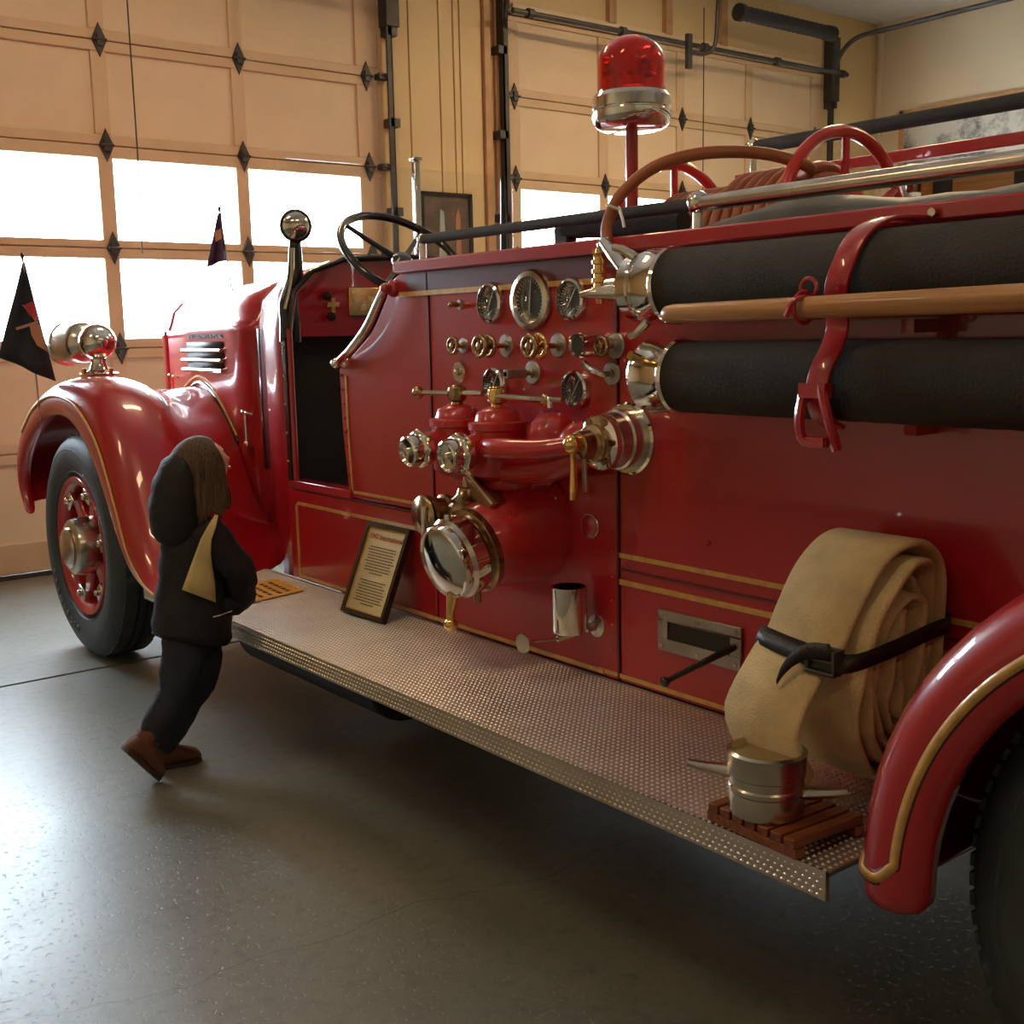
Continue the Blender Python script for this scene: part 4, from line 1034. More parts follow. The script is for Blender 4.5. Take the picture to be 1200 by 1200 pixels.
# red straps that hold the suction hoses
sy = 1.45
S_ = [(2.20, 1.40, 1.665), (2.15, 1.40, 1.668), (2.075, 1.42, 1.664), (2.0, 1.43, 1.628), (1.965, 1.445, 1.555), (1.972, 1.46, 1.50), (1.995, 1.47, 1.45), (1.985, 1.475, 1.41), (1.962, 1.485, 1.36), (1.958, 1.49, 1.31), (1.985, 1.495, 1.26), (2.03, 1.495, 1.235)]
def strap(dy):
    pts = catmull([Vector((a, b + dy, c)) for a, b, c in S_], 5); rows = []
    for i, p in enumerate(pts):
        t = (pts[min(i + 1, len(pts) - 1)] - pts[max(0, i - 1)]).normalized(); n = Vector((0, 1, 0))
        n = (n - t * n.dot(t)).normalized()
        rows.append([p - n * .026, p + n * .026])
    st_ = obj('hose_clamp', B().grid(rows), RED, T, solid=.009, smooth=60, bevel=.002, label='bright red steel clamp strap')
    obj('clamp_buckle', B().tube([(1.955, 1.515 + dy, 1.325), (1.945, 1.52 + dy, 1.26), (1.95, 1.51 + dy, 1.215), (1.96, 1.46 + dy, 1.215)], .011, 8, smooth=3).tube([(1.95, 1.47 + dy, 1.33), (1.945, 1.45 + dy, 1.27), (1.965, 1.44 + dy, 1.20)], .011, 8, smooth=3).box(1.94, 1.965, 1.455 + dy, 1.52 + dy, 1.305, 1.335).box(1.945, 1.965, 1.46 + dy, 1.52 + dy, 1.205, 1.225), RED, st_)
    obj('clamp_eye', B().torus((1.91, 1.475 + dy, 1.525), (1, .1, 0), .018, .0045, 20, 6).tube([(1.94, 1.47 + dy, 1.50), (1.90, 1.47 + dy, 1.505), (1.86, 1.47 + dy, 1.50), (1.86, 1.49 + dy, 1.47)], .006, 6, smooth=3), RED, st_)
    obj('clamp_bolt', B().cyl((2.17, 1.365 + dy, 1.672), (2.155, 1.365 + dy, 1.672), .009, 10), NICKEL, st_)
    obj('hose_cradle', B().box(2.10, 2.2, 1.36 + dy, 1.39 + dy, 1.432, 1.460), RED, st_)
    obj('hose_cradle', B().box(2.12, 2.2, 1.36 + dy, 1.39 + dy, 1.222, 1.242), RED, st_)
strap(0); strap(-1.9)

# ---- things carried on the truck ----
def suction_hose(z, r, y_end, label, nozzle):
    h = empty('suction_hose', (2.07, 0.8, z - r)); tag(h, label, 'hose', None)
    x = 2.07
    prof = []
    L = 3.05
    nb = 96
    for k in range(nb + 1):
        prof.append((r - .0012 * (k % 2), L * k / nb))
    obj('hose_body', B().lathe((x, y_end, z), (0, -1, 0), prof, 40), HOSE, h, smooth=180)
    if nozzle:
        cp_ = obj('coupling', B().lathe((x, y_end - .04, z), (0, 1, 0), [(r * .9, 0), (r * 1.06, .002), (r * 1.08, .012), (r * 1.04, .02), (r * 1.06, .075), (r * .98, .085), (r * .93, .092), (r * .93, .10), (r * .98, .103), (r * .97, .135), (r * .80, .155), (r * .45, .19), (r * .36, .20), (r * .34, .24), (r * .12, .245)], 44), CHROME, h, smooth=30, label='chrome end coupling')
        for (dx, dz, dy) in ((-.05, .070, .16), (-.02, -.085, .12)):
            p = Vector((x + dx, y_end + .01 + dy * .3, z + dz))
            obj('lug_handle', B().tube([p, p + Vector((dx * .3, .03, dz * .3)), p + Vector((dx * .4, .055, dz * .4))], [.012, .010, .009], 10, smooth=3), NICKEL, cp_)
        p = Vector((x - .05, y_end + .17, z))
        obj('nozzle_tip', B().tube([(x - .03, y_end + .13, z - .01), (x - .06, y_end + .19, z - .01), (x - .07, y_end + .235, z - .012)], [.022, .014, .008], 12, smooth=3), NICKEL, cp_)
    else:
        cp_ = obj('coupling', B().lathe((x, y_end - .03, z), (0, 1, 0), [(r * .9, 0), (r * 1.05, .002), (r * 1.08, .012), (r * 1.03, .02), (r * 1.05, .10), (r * 1.08, .108), (r * 1.03, .118), (r * .9, .125), (r * .55, .128), (r * .5, .10), (0, .10)], 44), CHROME, h, smooth=30, label='chrome end coupling')
        p = Vector((x - .07, y_end + .045, z + .04))
        obj('lug_handle', B().cyl(p, p + Vector((-.045, 0, .015)), .011, 10), BRASS, cp_)
        p = Vector((x - .09, y_end + .02, z + .02))
    return h
suction_hose(1.553, .088, 2.02, 'upper of the two thick black suction hoses, chrome nozzle coupling at its end', True)
suction_hose(1.335, .086, 1.985, 'lower of the two thick black suction hoses, plain round chrome coupling', False)

pk = empty('pike_pole', (1.88, 1.0, 1.47)); tag(pk, 'long varnished wooden pole with a rounded end, in front of the black hoses', 'pole')
obj('shaft', B().lathe((1.895, 1.86, 1.483), (.0, -1, .008), [(0, 0), (.012, .002), (.018, .010), (.021, .03), (.022, .4), (.024, .8), (.025, 1.4), (.025, 2.6)], 20), WOOD, pk, smooth=60)
obj('hanger', B().torus((1.895, 1.475, 1.486), (0, 1, 0), .031, .005, 24, 6), RED, pk)

# booster hose: leads up from its brass nozzle, arches to the reel and is wound on the drum
bh = empty('booster_hose', (2.5, 2.3, 1.6)); tag(bh, 'orange-brown rubber hose arching from a brass nozzle onto the red reel', 'hose')
n0 = px(706, 300, 2.14)
pts = [px(712, 290, 2.16), px(712, 262, 2.18), px(728, 228, 2.21), px(765, 197, 2.27), px(815, 181, 2.36), px(870, 178, 2.48), px(915, 184, 2.58), px(950, 200, 2.66), (2.80, 2.30, 1.86)]
obj('hose_lead', B().tube(pts, .0165, 14, smooth=8), ORANGE, bh, smooth=180)
wd = []
for k in range(16 * 26 + 1):
    a = 2 * PI * k / 26; tt = k / (16 * 26)
    wd.append((2.82 + .165 * math.cos(a), 2.10 + .58 * tt, 1.70 + .165 * math.sin(a)))
obj('wound_coils', B().tube(wd, .018, 8), ORANGE, bh, smooth=180)
wd = []
for k in range(7 * 26 + 1):
    a = 2 * PI * k / 26; tt = k / (7 * 26)
    wd.append((2.82 + .197 * math.cos(a), 2.12 + .27 * tt, 1.70 + .197 * math.sin(a)))
obj('wound_coils', B().tube(wd, .018, 8), ORANGE, bh, smooth=180)
ty_ = px(719, 243, 2.17)
obj('cable_tie', B().torus(ty_, (0.2, -.35, .9), .019, .004, 20, 6).tube([ty_ + Vector((0, -.02, 0)), ty_ + Vector((-.005, -.04, -.035)), ty_ + Vector((-.005, -.045, -.055))], .004, 6, smooth=3), mat('white_tie', (.7, .68, .6), .5, noise=.05), bh)
bn = empty('brass_nozzle', n0, None)
WL[bn.name] = n0
tag(bn, 'ribbed brass hose nozzle hanging at the corner of the gauge panel', 'nozzle')
g0 = px(703, 318, 2.14)
ribs = []
for k in range(9): ribs += [(.017 + .006 * (k % 2), k * .012), (.017 + .006 * (k % 2), k * .012 + .010)]
obj('ribbed_barrel', B().lathe(g0 + Vector((0, 0, -.065)), (0, 0, 1), [(.010, -.02), (.014, -.002)] + ribs + [(.02, .112), (.016, .125)], 24), BRASS, bn, smooth=30)
obj('shutoff_valve', B().tube([px(708, 285, 2.11), px(720, 300, 2.09), px(730, 315, 2.075)], [.014, .019, .016], 12, smooth=3).sph(px(708, 287, 2.12), .021, 12), CHROME, bn)
obj('holder_arm', B().box(2.13, XS, g0.y - .012, g0.y + .012, g0.z - .02, g0.z + .01), NICKEL, bn)

# grey cover in the hose bed, ladder ends behind it
tp = []
for i in range(40):
    y = 2.27 - i * .087; row = []
    pk_ = 1.715 + .060 * math.exp(-((y - 1.88) / .22) ** 2) + .030 / (1 + math.exp((y - 1.5) * 9)) + .004 * math.sin(9 * y)
    if i == 0: pk_ = 1.70
    wd2 = .13 if y > 1.2 else .13 + .35 * min(1, (1.2 - y) / .4)
    for k in range(18):
        a = 2 * PI * k / 18
        X_ = math.copysign(abs(math.cos(a)) ** .7, math.cos(a)); Z_ = math.sin(a)
        x = 2.45 + wd2 * X_ + (0 if wd2 < .14 else (wd2 - .13))
        z = 1.66 + (pk_ - 1.66) * max(0, Z_) ** .8 + (.03 if Z_ < 0 else 0) * Z_ * 8 + .003 * math.sin(y * 31 + a * 3)
        row.append((x, y, z))
    tp.append(row)
tb_ = B().grid(tp, True); tb_.f.append(tuple(range(18))); tb_.f.append(tuple(39 * 18 + k for k in range(18)))
tarp = obj('hose_bed_cover', tb_, TARP, None, smooth=60); tag(tarp, 'grey tarpaulin bundle lying in the hose bed below the polished rail', 'cover')
for n_, (y, lab) in enumerate(((1.56, 'wooden'),)):
    lad = empty('wooden_ladder', (3.1, .6, 1.80)); tag(lad, 'orange wooden ladder with black bands lying on the bed by the far beam', 'ladder')
    for xx in (3.02, 3.26):
        obj('stile', B().box(xx, xx + .035, -1.2, 1.95, 1.80, 1.885), WOOD, lad, bevel=.004)
        for k in range(12):
            obj('black_band', B().box(xx - .003, xx + .038, 1.85 - k * .24, 1.91 - k * .24, 1.797, 1.888), BLACKM, lad, bevel=.002)
    for k in range(9):
        obj('rung', B().cyl((3.05, 1.75 - k * .3, 1.86), (3.27, 1.75 - k * .3, 1.86), .014, 10), WOOD, lad)
    obj('foot', B().box(3.0, 3.3, 1.955, 1.985, 1.82, 1.90), CHROME, lad, bevel=.004)
for y in (1.6, -.5): obj('ladder_rest', B().box(2.98, 3.36, y, y + .06, 1.73, 1.798).box(3.3, 3.36, y, y + .06, 1.42, 1.75), RED, T)

# ---- rolled cream hose standing on the running board ----
rh = empty('rolled_hose', (2.0, 1.43, .461)); tag(rh, 'cream flat canvas hose rolled upright on the running board, belted with a black strap', 'hose')
outer = [(1.885, .60), (1.862, .70), (1.885, .82), (1.945, .925), (2.03, .998), (2.11, 1.012), (2.165, .985), (2.188, .90), (2.188, .78), (2.175, .66), (2.14, .545), (2.06, .500), (1.96, .515)]
n = len(outer); oc = (2.045, .745)
def oat(t):
    t = t % n; i = int(t); f = t - i
    P = [Vector((*outer[(i + k) % n], 0)) for k in (-1, 0, 1, 2)]
    a, b, c, d_ = P
    return .5 * ((2 * b) + (c - a) * f + (2 * a - 5 * b + 4 * c - d_) * f * f + (3 * b - a - 3 * c + d_) * f ** 3)
path = [Vector((1.80, .560, 0)), Vector((1.772, .61, 0)), Vector((1.755, .66, 0)), Vector((1.775, .71, 0)), Vector((1.815, .757, 0)), Vector((1.862, .805, 0))]
turns = 5
ks = 20
for k in range(2, int(turns * n * 3)):
    t = 2 + (k - 2) / 3.0; tr_ = (t - 2) / n
    p = oat(t); s = 1 - .165 * tr_
    sx_ = 1 - .19 * tr_; sz_ = 1 - .13 * tr_
    wob = .004 * math.sin(t * 3.1)
    path.append(Vector((oc[0] + (p.x - oc[0]) * sx_ + wob, oc[1] + (p.y - oc[1]) * sz_ + .012 * tr_ * 0, 0)))
pts3 = catmull([(p.x, p.y, 0) for p in path], 2)
th = .0085
def coil_profile(pts3, y0f, y1f):
    b = B(); rows = []
    N = len(pts3)
    for i, p in enumerate(pts3):
        t = (pts3[min(i + 1, N - 1)] - pts3[max(0, i - 1)]).normalized(); nn = Vector((-t.y, t.x, 0))
        y0, y1 = y0f(i), y1f(i); ring = []
        th = .0085 + .016 * max(0, 1 - i / 7.0) ** 2
        for (yy, o) in ((y0 + .006, -th), (y0 - .001, -th * .5), (y0 - .003, 0), (y0 - .001, th * .5), (y0 + .006, th), ((y0 + y1) / 2, th * 1.05), (y1 - .006, th), (y1 + .003, 0), (y1 - .006, -th), ((y0 + y1) / 2, -th * 1.05)):
            q = p + nn * o
            ring.append((q.x, yy, q.y))
        rows.append(ring)
    b.grid(rows, True)
    b.f.append(tuple(range(10))); b.f.append(tuple(len(b.v) - 10 + k for k in range(10)))
    return b
def yo0(i): return 1.325 + .012 * math.sin(i * .11) + (.035 * max(0, 1 - i / 18.0)) + .007 * math.sin(i * .037 + 1)
def yo1(i): return 1.545 + .010 * math.sin(i * .09 + 2) - (.045 * max(0, 1 - i / 5.0))
obj('flat_hose', coil_profile(pts3, yo0, yo1), CANVAS, rh, smooth=60)
# strap with buckle and hanging tongue
sl = [(1.868, 1.550, .816), (1.850, 1.44, .808), (1.846, 1.318, .803), (1.95, 1.302, .808), (2.1, 1.302, .822), (2.194, 1.312, .828), (2.197, 1.43, .83), (2.193, 1.556, .826), (2.05, 1.568, .815), (1.90, 1.568, .802), (1.868, 1.550, .816)]
rows = []
for p in catmull(sl, 4):
    f_ = max(0, min(1, (1.93 - p.x) / .07)); rows.append([(p.x - .024 * f_, p.y, p.z - .017), (p.x + .002 * f_, p.y, p.z + .017)])
stp = obj('strap', B().grid(rows), LEATHER, rh, solid=.004, smooth=60, label='black leather strap')
obj('buckle', B().box(1.812, 1.826, 1.325, 1.395, .776, .784).box(1.836, 1.848, 1.325, 1.395, .820, .828).box(1.814, 1.842, 1.325, 1.333, .776, .828).box(1.814, 1.842, 1.387, 1.395, .776, .828).box(1.820, 1.830, 1.33, 1.39, .799, .805), IRON, stp, bevel=.002)
rows = []
tg = catmull([px(975, 764, 1.825), px(950, 762, 1.82), px(930, 772, 1.805), px(917, 786, 1.79), px(910, 800, 1.78)], 4)
for i, p in enumerate(tg):
    w2 = .015 * (1 - .75 * (i / (len(tg) - 1)) ** 2); rows.append([(p.x, p.y - w2 * .35, p.z - w2), (p.x, p.y + w2 * .35, p.z + w2)])
obj('strap_end', B().grid(rows), LEATHER, stp, solid=.004, smooth=60)
# coupling on its slatted block
cc0 = pz(905, 962, .502)
cpl = obj('coupling', B().lathe((cc0.x + .03, cc0.y + .04, .502), (0, 0, 1), [(.050, 0), (.072, .002), (.074, .012), (.072, .045), (.076, .050), (.076, .058), (.073, .062), (.073, .078), (.077, .082), (.077, .12), (.079, .126), (.072, .13), (.068, .118)], 44), NICKEL, rh, smooth=30, label='tarnished metal coupling')
CX, CY = cc0.x + .03, cc0.y + .04
la = Vector((.60, -.80, 0)).normalized()
for s_ in (1, -1):
    p = Vector((CX, CY, .545 + (.035 if s_ < 0 else 0))) + la * s_ * .07
    obj('lug_handle', B().tube([p, p + la * s_ * .05 + Vector((0, 0, .004)), p + la * s_ * .085 + Vector((0, 0, .010))], [.020, .015, .010], 12, smooth=3, flat=.7), NICKEL, cpl)

wbk = empty('slatted_block', (1.8, 1.4, .461)); tag(wbk, 'small red-brown slatted wooden block under the rolled hose coupling', 'block')
A0, A1, A2, A3 = pz(828, 948, .485), pz(932, 996, .485), pz(1003, 960, .485), pz(872, 925, .485)
cen = (A0 + A1 + A2 + A3) / 4
e1_ = (A1 - A0).normalized(); e2_ = (A2 - A1); L2 = e2_.length; e2_ = Vector((-e1_.y, e1_.x, 0)); e2_ = e2_ if e2_.dot(A2 - A1) > 0 else -e2_
L1 = (A1 - A0).length; wd_ = max(.19, (A2 - A1).dot(e2_))
Mx = Matrix(((e1_.x, e2_.x, 0), (e1_.y, e2_.y, 0), (0, 0, 1)))
ns = 7; sw_ = L1 / ns
for k in range(ns):
    c_ = A0 + e1_ * (sw_ * (k + .5)) + e2_ * wd_ / 2; c_.z = .492
    obj('slat', B().obox(c_, (sw_ * .78, wd_, .018), Mx), WOODRED, wbk, bevel=.002)
for k in (0, 1):
    c_ = A0 + e1_ * L1 / 2 + e2_ * (.014 if k == 0 else wd_ - .014); c_.z = .473
    obj('base_rail', B().obox(c_, (L1, .026, .020), Mx), WOODRED, wbk, bevel=.002)

# ---- information sign in a black frame, leaning on the body ----
s_bl, s_br = pz(403, 716, .4645), pz(450, 731, .4645)
s_tl, s_tr = px(433, 612, 2.175), px(482, 620, 2.175)
sg = empty('framed_sign', (s_bl + s_br) / 2); WL[sg.name] = (s_bl + s_br) / 2
tag(sg, 'black framed 1942 International information card leaning on the truck side', 'sign')
ctr = (s_bl + s_br + s_tl + s_tr) / 4
ex = (s_br - s_bl).normalized(); up = ((s_tl + s_tr) / 2 - (s_bl + s_br) / 2); Hs = up.length; up.normalize(); up = (up - ex * up.dot(ex)).normalized()
Ws = ((s_br - s_bl).length + (s_tr - s_tl).length) / 2
nz = ex.cross(up); 
if nz.x > 0: nz = -nz
Ms = Matrix((( ex.x, up.x, nz.x), (ex.y, up.y, nz.y), (ex.z, up.z, nz.z)))
def sp_(a, b_, c_=0): return ctr + ex * a + up * b_ + nz * c_
fb = B(); bw = .016
fb.obox(sp_(0, Hs / 2 - bw / 2), (Ws, bw, .022), Ms).obox(sp_(0, -Hs / 2 + bw / 2), (Ws, bw, .022), Ms).obox(sp_(-Ws / 2 + bw / 2, 0), (bw, Hs - 2 * bw, .022), Ms).obox(sp_(Ws / 2 - bw / 2, 0), (bw, Hs - 2 * bw, .022), Ms)
obj('frame', fb, BLACK, sg, bevel=.002)
obj('card', B().obox(sp_(0, 0, -.003), (Ws - 2 * bw + .004, Hs - 2 * bw + .004, .006), Ms), PAPER, sg)
gb = B(); iw, ih = Ws - 2 * bw, Hs - 2 * bw
for q in ((0, ih / 2 - .002, iw, .004), (0, -ih / 2 + .002, iw, .004), (-iw / 2 + .002, 0, .004, ih), (iw / 2 - .002, 0, .004, ih)):
    gb.obox(sp_(q[0], q[1], .002), (q[2], q[3], .005), Ms)
obj('gilt_edge', gb, GOLD, sg)
text_mesh('sign_title', '1942 International', .0285, REDINK, sg, frame_matrix(sp_(0, Hs * .355, .001), ex, up), .0006)
tx = B(); rnd = random.Random(3)
def para(y0, rows_, wmax):
    for r in range(rows_):
        wtot = wmax * (rnd.uniform(.8, 1) if r < rows_ - 1 else .45); x = -wtot / 2
        while x < wtot / 2 - .006:
            l = rnd.uniform(.006, .018); l = min(l, wtot / 2 - x)
            tx.obox(sp_(x + l / 2, y0 - r * .0105, .0008), (l, .0034, .001), Ms); x += l + .0035
para(Hs * .245, 10, iw * .78); para(-Hs * .12, 9, iw * .74)
t_ = obj('sign_text_lines', tx, INK, sg, smooth=0); t_['kind'] = 'stuff'
obj('easel_back', B().obox(sp_(0, -Hs * .12, -.035), (.05, Hs * .6, .004), Ms @ Matrix.Rotation(-.17, 3, 'X')), BLACKM, sg)

# yellow laminated sheet lying on the board
ys = [pz(270, 712, .466), pz(289, 683, .466), pz(325, 679, .466), pz(357, 692, .466)]
yw = empty('yellow_notice', (ys[0] + ys[2]) / 2); WL[yw.name] = (ys[0] + ys[2]) / 2
tag(yw, 'yellow laminated notice lying flat at the front end of the running board', 'notice')
yc = Vector((1.985, 4.13, .4665))
yex = (ys[3] - ys[2]); 
a_, b_, c_ = ys[2], ys[3], ys[0]
obj('sheet', B().prism([Vector((2.115, 4.29, .4655)), Vector((2.095, 4.02, .4655)), Vector((1.80, 3.955, .4655)), Vector((1.83, 4.26, .4655))], (0, 0, .002)), YELLOWP, yw, smooth=0)
tl = B(); Y0 = Vector((2.08, 4.25, .4677)); dxl = Vector((-.02, -.23, 0)); dxr = Vector((-.26, -.04, 0))
for r in range(6):
    o_ = Y0 + dxr * (r + .5) / 6.2; x = 0
    while x < .93:
        l = rnd.uniform(.08, .2); l = min(l, .97 - x); p0_ = o_ + dxl * x; p1_ = o_ + dxl * (x + l); n_ = Vector((.008, 0, 0))
        tl.prism([p0_ - n_, p1_ - n_, p1_ + n_, p0_ + n_], (0, 0, .0006)); x += l + .05
t_ = obj('notice_text_lines', tl, INK, yw, smooth=0); t_['kind'] = 'stuff'

# ---- flags ----
def flag(name, top, bot, A, Bp, Cc, m, label, emblem=None, nrow=12):
    f = empty(name, bot); WL[f.name] = Vector(bot); tag(f, label, 'flag')
    obj('staff', B().tube([bot, top], .0045, 8), NICKEL, f)
    obj('finial', B().sph(top, .009, 8, 1, 1, 1.8), BLACK, f)
    rows = []
    for i in range(nrow + 1):
        t = i / nrow; L_ = Vector(A[0]).lerp(Vector(A[1]), t); R_ = Vector(Bp[0]).lerp(Vector(Bp[1]), t); row = []
        for k in range(9):
            s = k / 8; p = L_.lerp(R_, s); off = .018 * math.sin(s * 9 + t * 2) * t
            row.append(p + Vector((-.6, -.8, 0)) * off)
        rows.append(row)
    cl = obj('cloth', B().grid(rows), m, f, solid=.003, smooth=180)
    if emblem:
        for nm, poly, mm in emblem:
            pp_ = [Cc(u, v) + Vector((-.012, -.022, 0)) for u, v in poly]
            obj(nm, B().prism(pp_, (.002, .003, 0)), mm, cl, smooth=0)
    return f
yF = 5.57
P_ = lambda u, v: py(u, v, yF)
top = P_(26, 300); bot = px(48, 492, 1.615)
flag('small_flag', top, bot, (P_(26, 308), P_(0, 419)), (P_(29, 306), P_(64, 447)), P_, FLAGM,
     'dark navy pennant flag with red and tan emblem on the front fender edge',
     [('red_emblem', [(29, 358), (41, 353), (46, 375), (36, 370)], FLAGR), ('tan_streak', [(27, 357), (45, 372), (43, 377)], FLAGT), ('tan_streak', [(20, 384), (45, 376), (46, 379), (21, 387)], FLAGT),
      ('tan_emblem', [(36, 380), (49, 380), (53, 402), (57, 412), (45, 405), (38, 392)], FLAGT)])
yG = 5.75
Q_ = lambda u, v: py(u, v, yG)
flag('small_flag', Q_(257, 245), Q_(271, 337), (Q_(255, 250), Q_(243, 313)), (Q_(259, 249), Q_(264, 305)), Q_, FLAGP,
     'small purple flag on a thin staff rising from the hood', [('orange_emblem', [(252, 272), (259, 268), (260, 280), (253, 284)], FLAGT)])

# ================================================================== THE CHILD
ch = empty('person', (1.45, 3.7, 0)); tag(ch, 'child in black hooded jacket with cream side panel, jeans and brown boots', 'person')
def skin_mesh(name, verts, edges, radii, m, parent, sub=2, root=0):
    me = bpy.data.meshes.new(name); c = Vector(verts[root])
    me.from_pydata([tuple(Vector(v) - c) for v in verts], edges, [])
    o = bpy.data.objects.new(name, me); C.objects.link(o)
    sk = o.modifiers.new('skin', 'SKIN'); sk.use_smooth_shade = True
    o.modifiers.new('sub', 'SUBSURF').levels = sub; o.modifiers['sub'].render_levels = sub
    for i, r in enumerate(radii):
        v = me.skin_vertices[0].data[i]; v.radius = r if isinstance(r, tuple) else (r, r); v.use_root = (i == root)
    dg = bpy.context.evaluated_depsgraph_get(); me2 = bpy.data.meshes.new_from_object(o.evaluated_get(dg)); bpy.data.objects.remove(o)
    me2.materials.clear(); me2.materials.append(m)
    for p in me2.polygons: p.use_smooth = True
    o = bpy.data.objects.new(name, me2); C.objects.link(o); o.parent = parent; o.location = c - wloc(parent); WL[o.name] = c
    return o
def tube_shell(name, rings, m, parent, label=None, n=20):
    """garment surface through elliptical rings (centre, half-depth along x, half-width along y, tilt)"""
    rows = []
    cs = catmull([r[0] for r in rings], 3)
    def interp(idx):
        vals = [(r[idx], 0, 0) for r in rings]; return [v.x for v in catmull(vals, 3)]
    A_, B_ = interp(1), interp(2)
    for i, c in enumerate(cs):
        t = (cs[min(i + 1, len(cs) - 1)] - cs[max(0, i - 1)]).normalized()
        s_ = Vector((0, 1, 0)); s_ = (s_ - t * t.y).normalized(); f_ = s_.cross(t).normalized()
        rows.append([c + f_ * math.cos(2 * PI * k / n) * A_[i] + s_ * math.sin(2 * PI * k / n) * B_[i] + f_ * (.004 * math.sin(i * 1.9 + k * .9)) for k in range(n)])
    b = B().grid(rows, True); b.f.append(tuple(range(n))); b.f.append(tuple((len(rows) - 1) * n + k for k in range(n)))
    return obj(name, b, m, parent, smooth=180, label=label)
hd0 = Vector((1.565, 3.69, 1.025))
pel = (1.50, 3.69, .50); wst = (1.51, 3.69, .62); cst = (1.52, 3.69, .74); nck0 = (1.53, 3.69, .85); nck1 = (1.55, 3.69, .93)
shR = (1.535, 3.595, .815); elR = (1.625, 3.560, .675); wrR = (1.645, 3.605, .580)
shL = (1.54, 3.785, .82); elL = (1.64, 3.825, .68); wrL = (1.67, 3.78, .59)
hR = (1.455, 3.645, .47); kR = (1.405, 3.635, .285); aR = (1.315, 3.63, .165)
hL = (1.550, 3.74, .47); kL = (1.545, 3.745, .30); aL = (1.400, 3.75, .095)
V = [pel, wst, cst, nck0, nck1, shR, elR, wrR, shL, elL, wrL, hR, kR, aR, hL, kL, aL]
E_ = [(0, 1), (1, 2), (2, 3), (3, 4), (2, 5), (5, 6), (6, 7), (2, 8), (8, 9), (9, 10), (0, 11), (11, 12), (12, 13), (0, 14), (14, 15), (15, 16)]
Rr = [.065, .065, .075, .045, .038, .038, .028, .018, .038, .028, .018, .05, .038, .026, .05, .038, .026]
# hands tucked into the front pocket: palm, four fingers and a thumb each
for (wr, s) in ((7, 1), (10, -1)):
    w0 = Vector(V[wr]); d_ = Vector((-.80, .35 * s, -.35)).normalized(); side = d_.cross(Vector((0, 0, 1))).normalized()
    i0 = len(V); V.append(tuple(w0 + d_ * .028)); Rr.append(.019); E_.append((wr, i0))
    for fk, (off, ln) in enumerate(((-.020, .026), (-.007, .033), (.006, .035), (.018, .030))):
        b_ = w0 + d_ * .052 + side * off; m_ = b_ + d_ * ln * .6 + Vector((0, 0, -.004)); e_ = m_ + (d_ * .6 + Vector((0, 0, -.6))).normalized() * ln * .6
        k0 = len(V); V += [tuple(b_), tuple(m_), tuple(e_)]; Rr += [.0068, .006, .005]; E_ += [(i0, k0), (k0, k0 + 1), (k0 + 1, k0 + 2)]
    b_ = w0 + d_ * .022 + side * .024; k0 = len(V)
    V += [tuple(b_), tuple(b_ + d_ * .018 + side * .012), tuple(b_ + d_ * .036 + side * .014)]; Rr += [.008, .007, .006]; E_ += [(i0, k0), (k0, k0 + 1), (k0 + 1, k0 + 2)]
body = skin_mesh('body', V, E_, Rr, SKIN, ch)
F_ = Vector((.92, .06, .30)).normalized(); U_ = (Vector((0, 0, 1)) - F_ * F_.z).normalized(); S_h = F_.cross(U_)
b = B(); n = 32; m_ = 24; vs = []
for i in range(m_ + 1):
    th_ = PI * i / m_
    for k in range(n):
        a = 2 * PI * k / n
        f, s, u = math.sin(th_) * math.cos(a), math.sin(th_) * math.sin(a), math.cos(th_)
        r = .084; jaw = max(0, -u)
        X_ = f * (1.10 - .10 * jaw); Y_ = s * (.86 - .22 * jaw); Z_ = u * 1.14
        if f > 0:
            g = lambda u0, s0, w: math.exp(-((u - u0) ** 2 + (abs(s) - s0) ** 2) / w)
            X_ += .22 * g(-.14, 0, .012) + .07 * g(.04, 0, .014) + .09 * g(-.38, 0, .008) + .07 * g(-.50, 0, .006) + .12 * g(-.74, 0, .02)
            X_ -= .10 * g(.06, .34, .02); X_ += .05 * g(-.25, .42, .06) + .05 * g(.28, .2, .05)
        vs.append(hd0 + (F_ * X_ + S_h * Y_ + U_ * Z_) * r)
fs = []
for i in range(m_):
    for k in range(n):
        l = (k + 1) % n; fs.append((i * n + k, (i + 1) * n + k, (i + 1) * n + l, i * n + l))
b.add(vs, fs)
tmp = obj('head_tmp', b, SKIN, ch, smooth=180)
bm = bmesh.new(); bm.from_mesh(body.data)
m2 = tmp.data.copy(); m2.transform(Matrix.Translation(wloc(tmp) - wloc(body)))
bm.from_mesh(m2); bm.to_mesh(body.data); bm.free()
for p in body.data.polygons: p.use_smooth = True
bpy.data.objects.remove(tmp)
EYEW = mat('eye_white', (.8, .78, .74), .2, noise=.02); EYED = mat('dark_iris', (.05, .03, .02), .15, noise=.02)
for s_ in (1, -1):
    ec = hd0 + F_ * .074 + S_h * .028 * s_ + U_ * .006
    eo = obj('eye', B().sph(ec, .010, 12), EYEW, body, smooth=180)
    obj('iris', B().sph(ec + F_ * .0062, .0052, 10), EYED, body, smooth=180)
    obj('eyebrow', B().tube([hd0 + F_ * .088 + S_h * .018 * s_ + U_ * .026, hd0 + F_ * .081 + S_h * .038 * s_ + U_ * .028], .003, 6), HAIR, body)
    obj('ear', B().sph(hd0 + S_h * .072 * s_ - F_ * .004, .018, 12, .7, .4, 1.1), SKIN, body, smooth=180)
obj('lips', B().tube([hd0 + F_ * .090 - U_ * .040 + S_h * .014, hd0 + F_ * .097 - U_ * .040, hd0 + F_ * .090 - U_ * .040 - S_h * .014], .0035, 8), mat('lip_skin', (.55, .20, .15), .5, noise=.03), body)
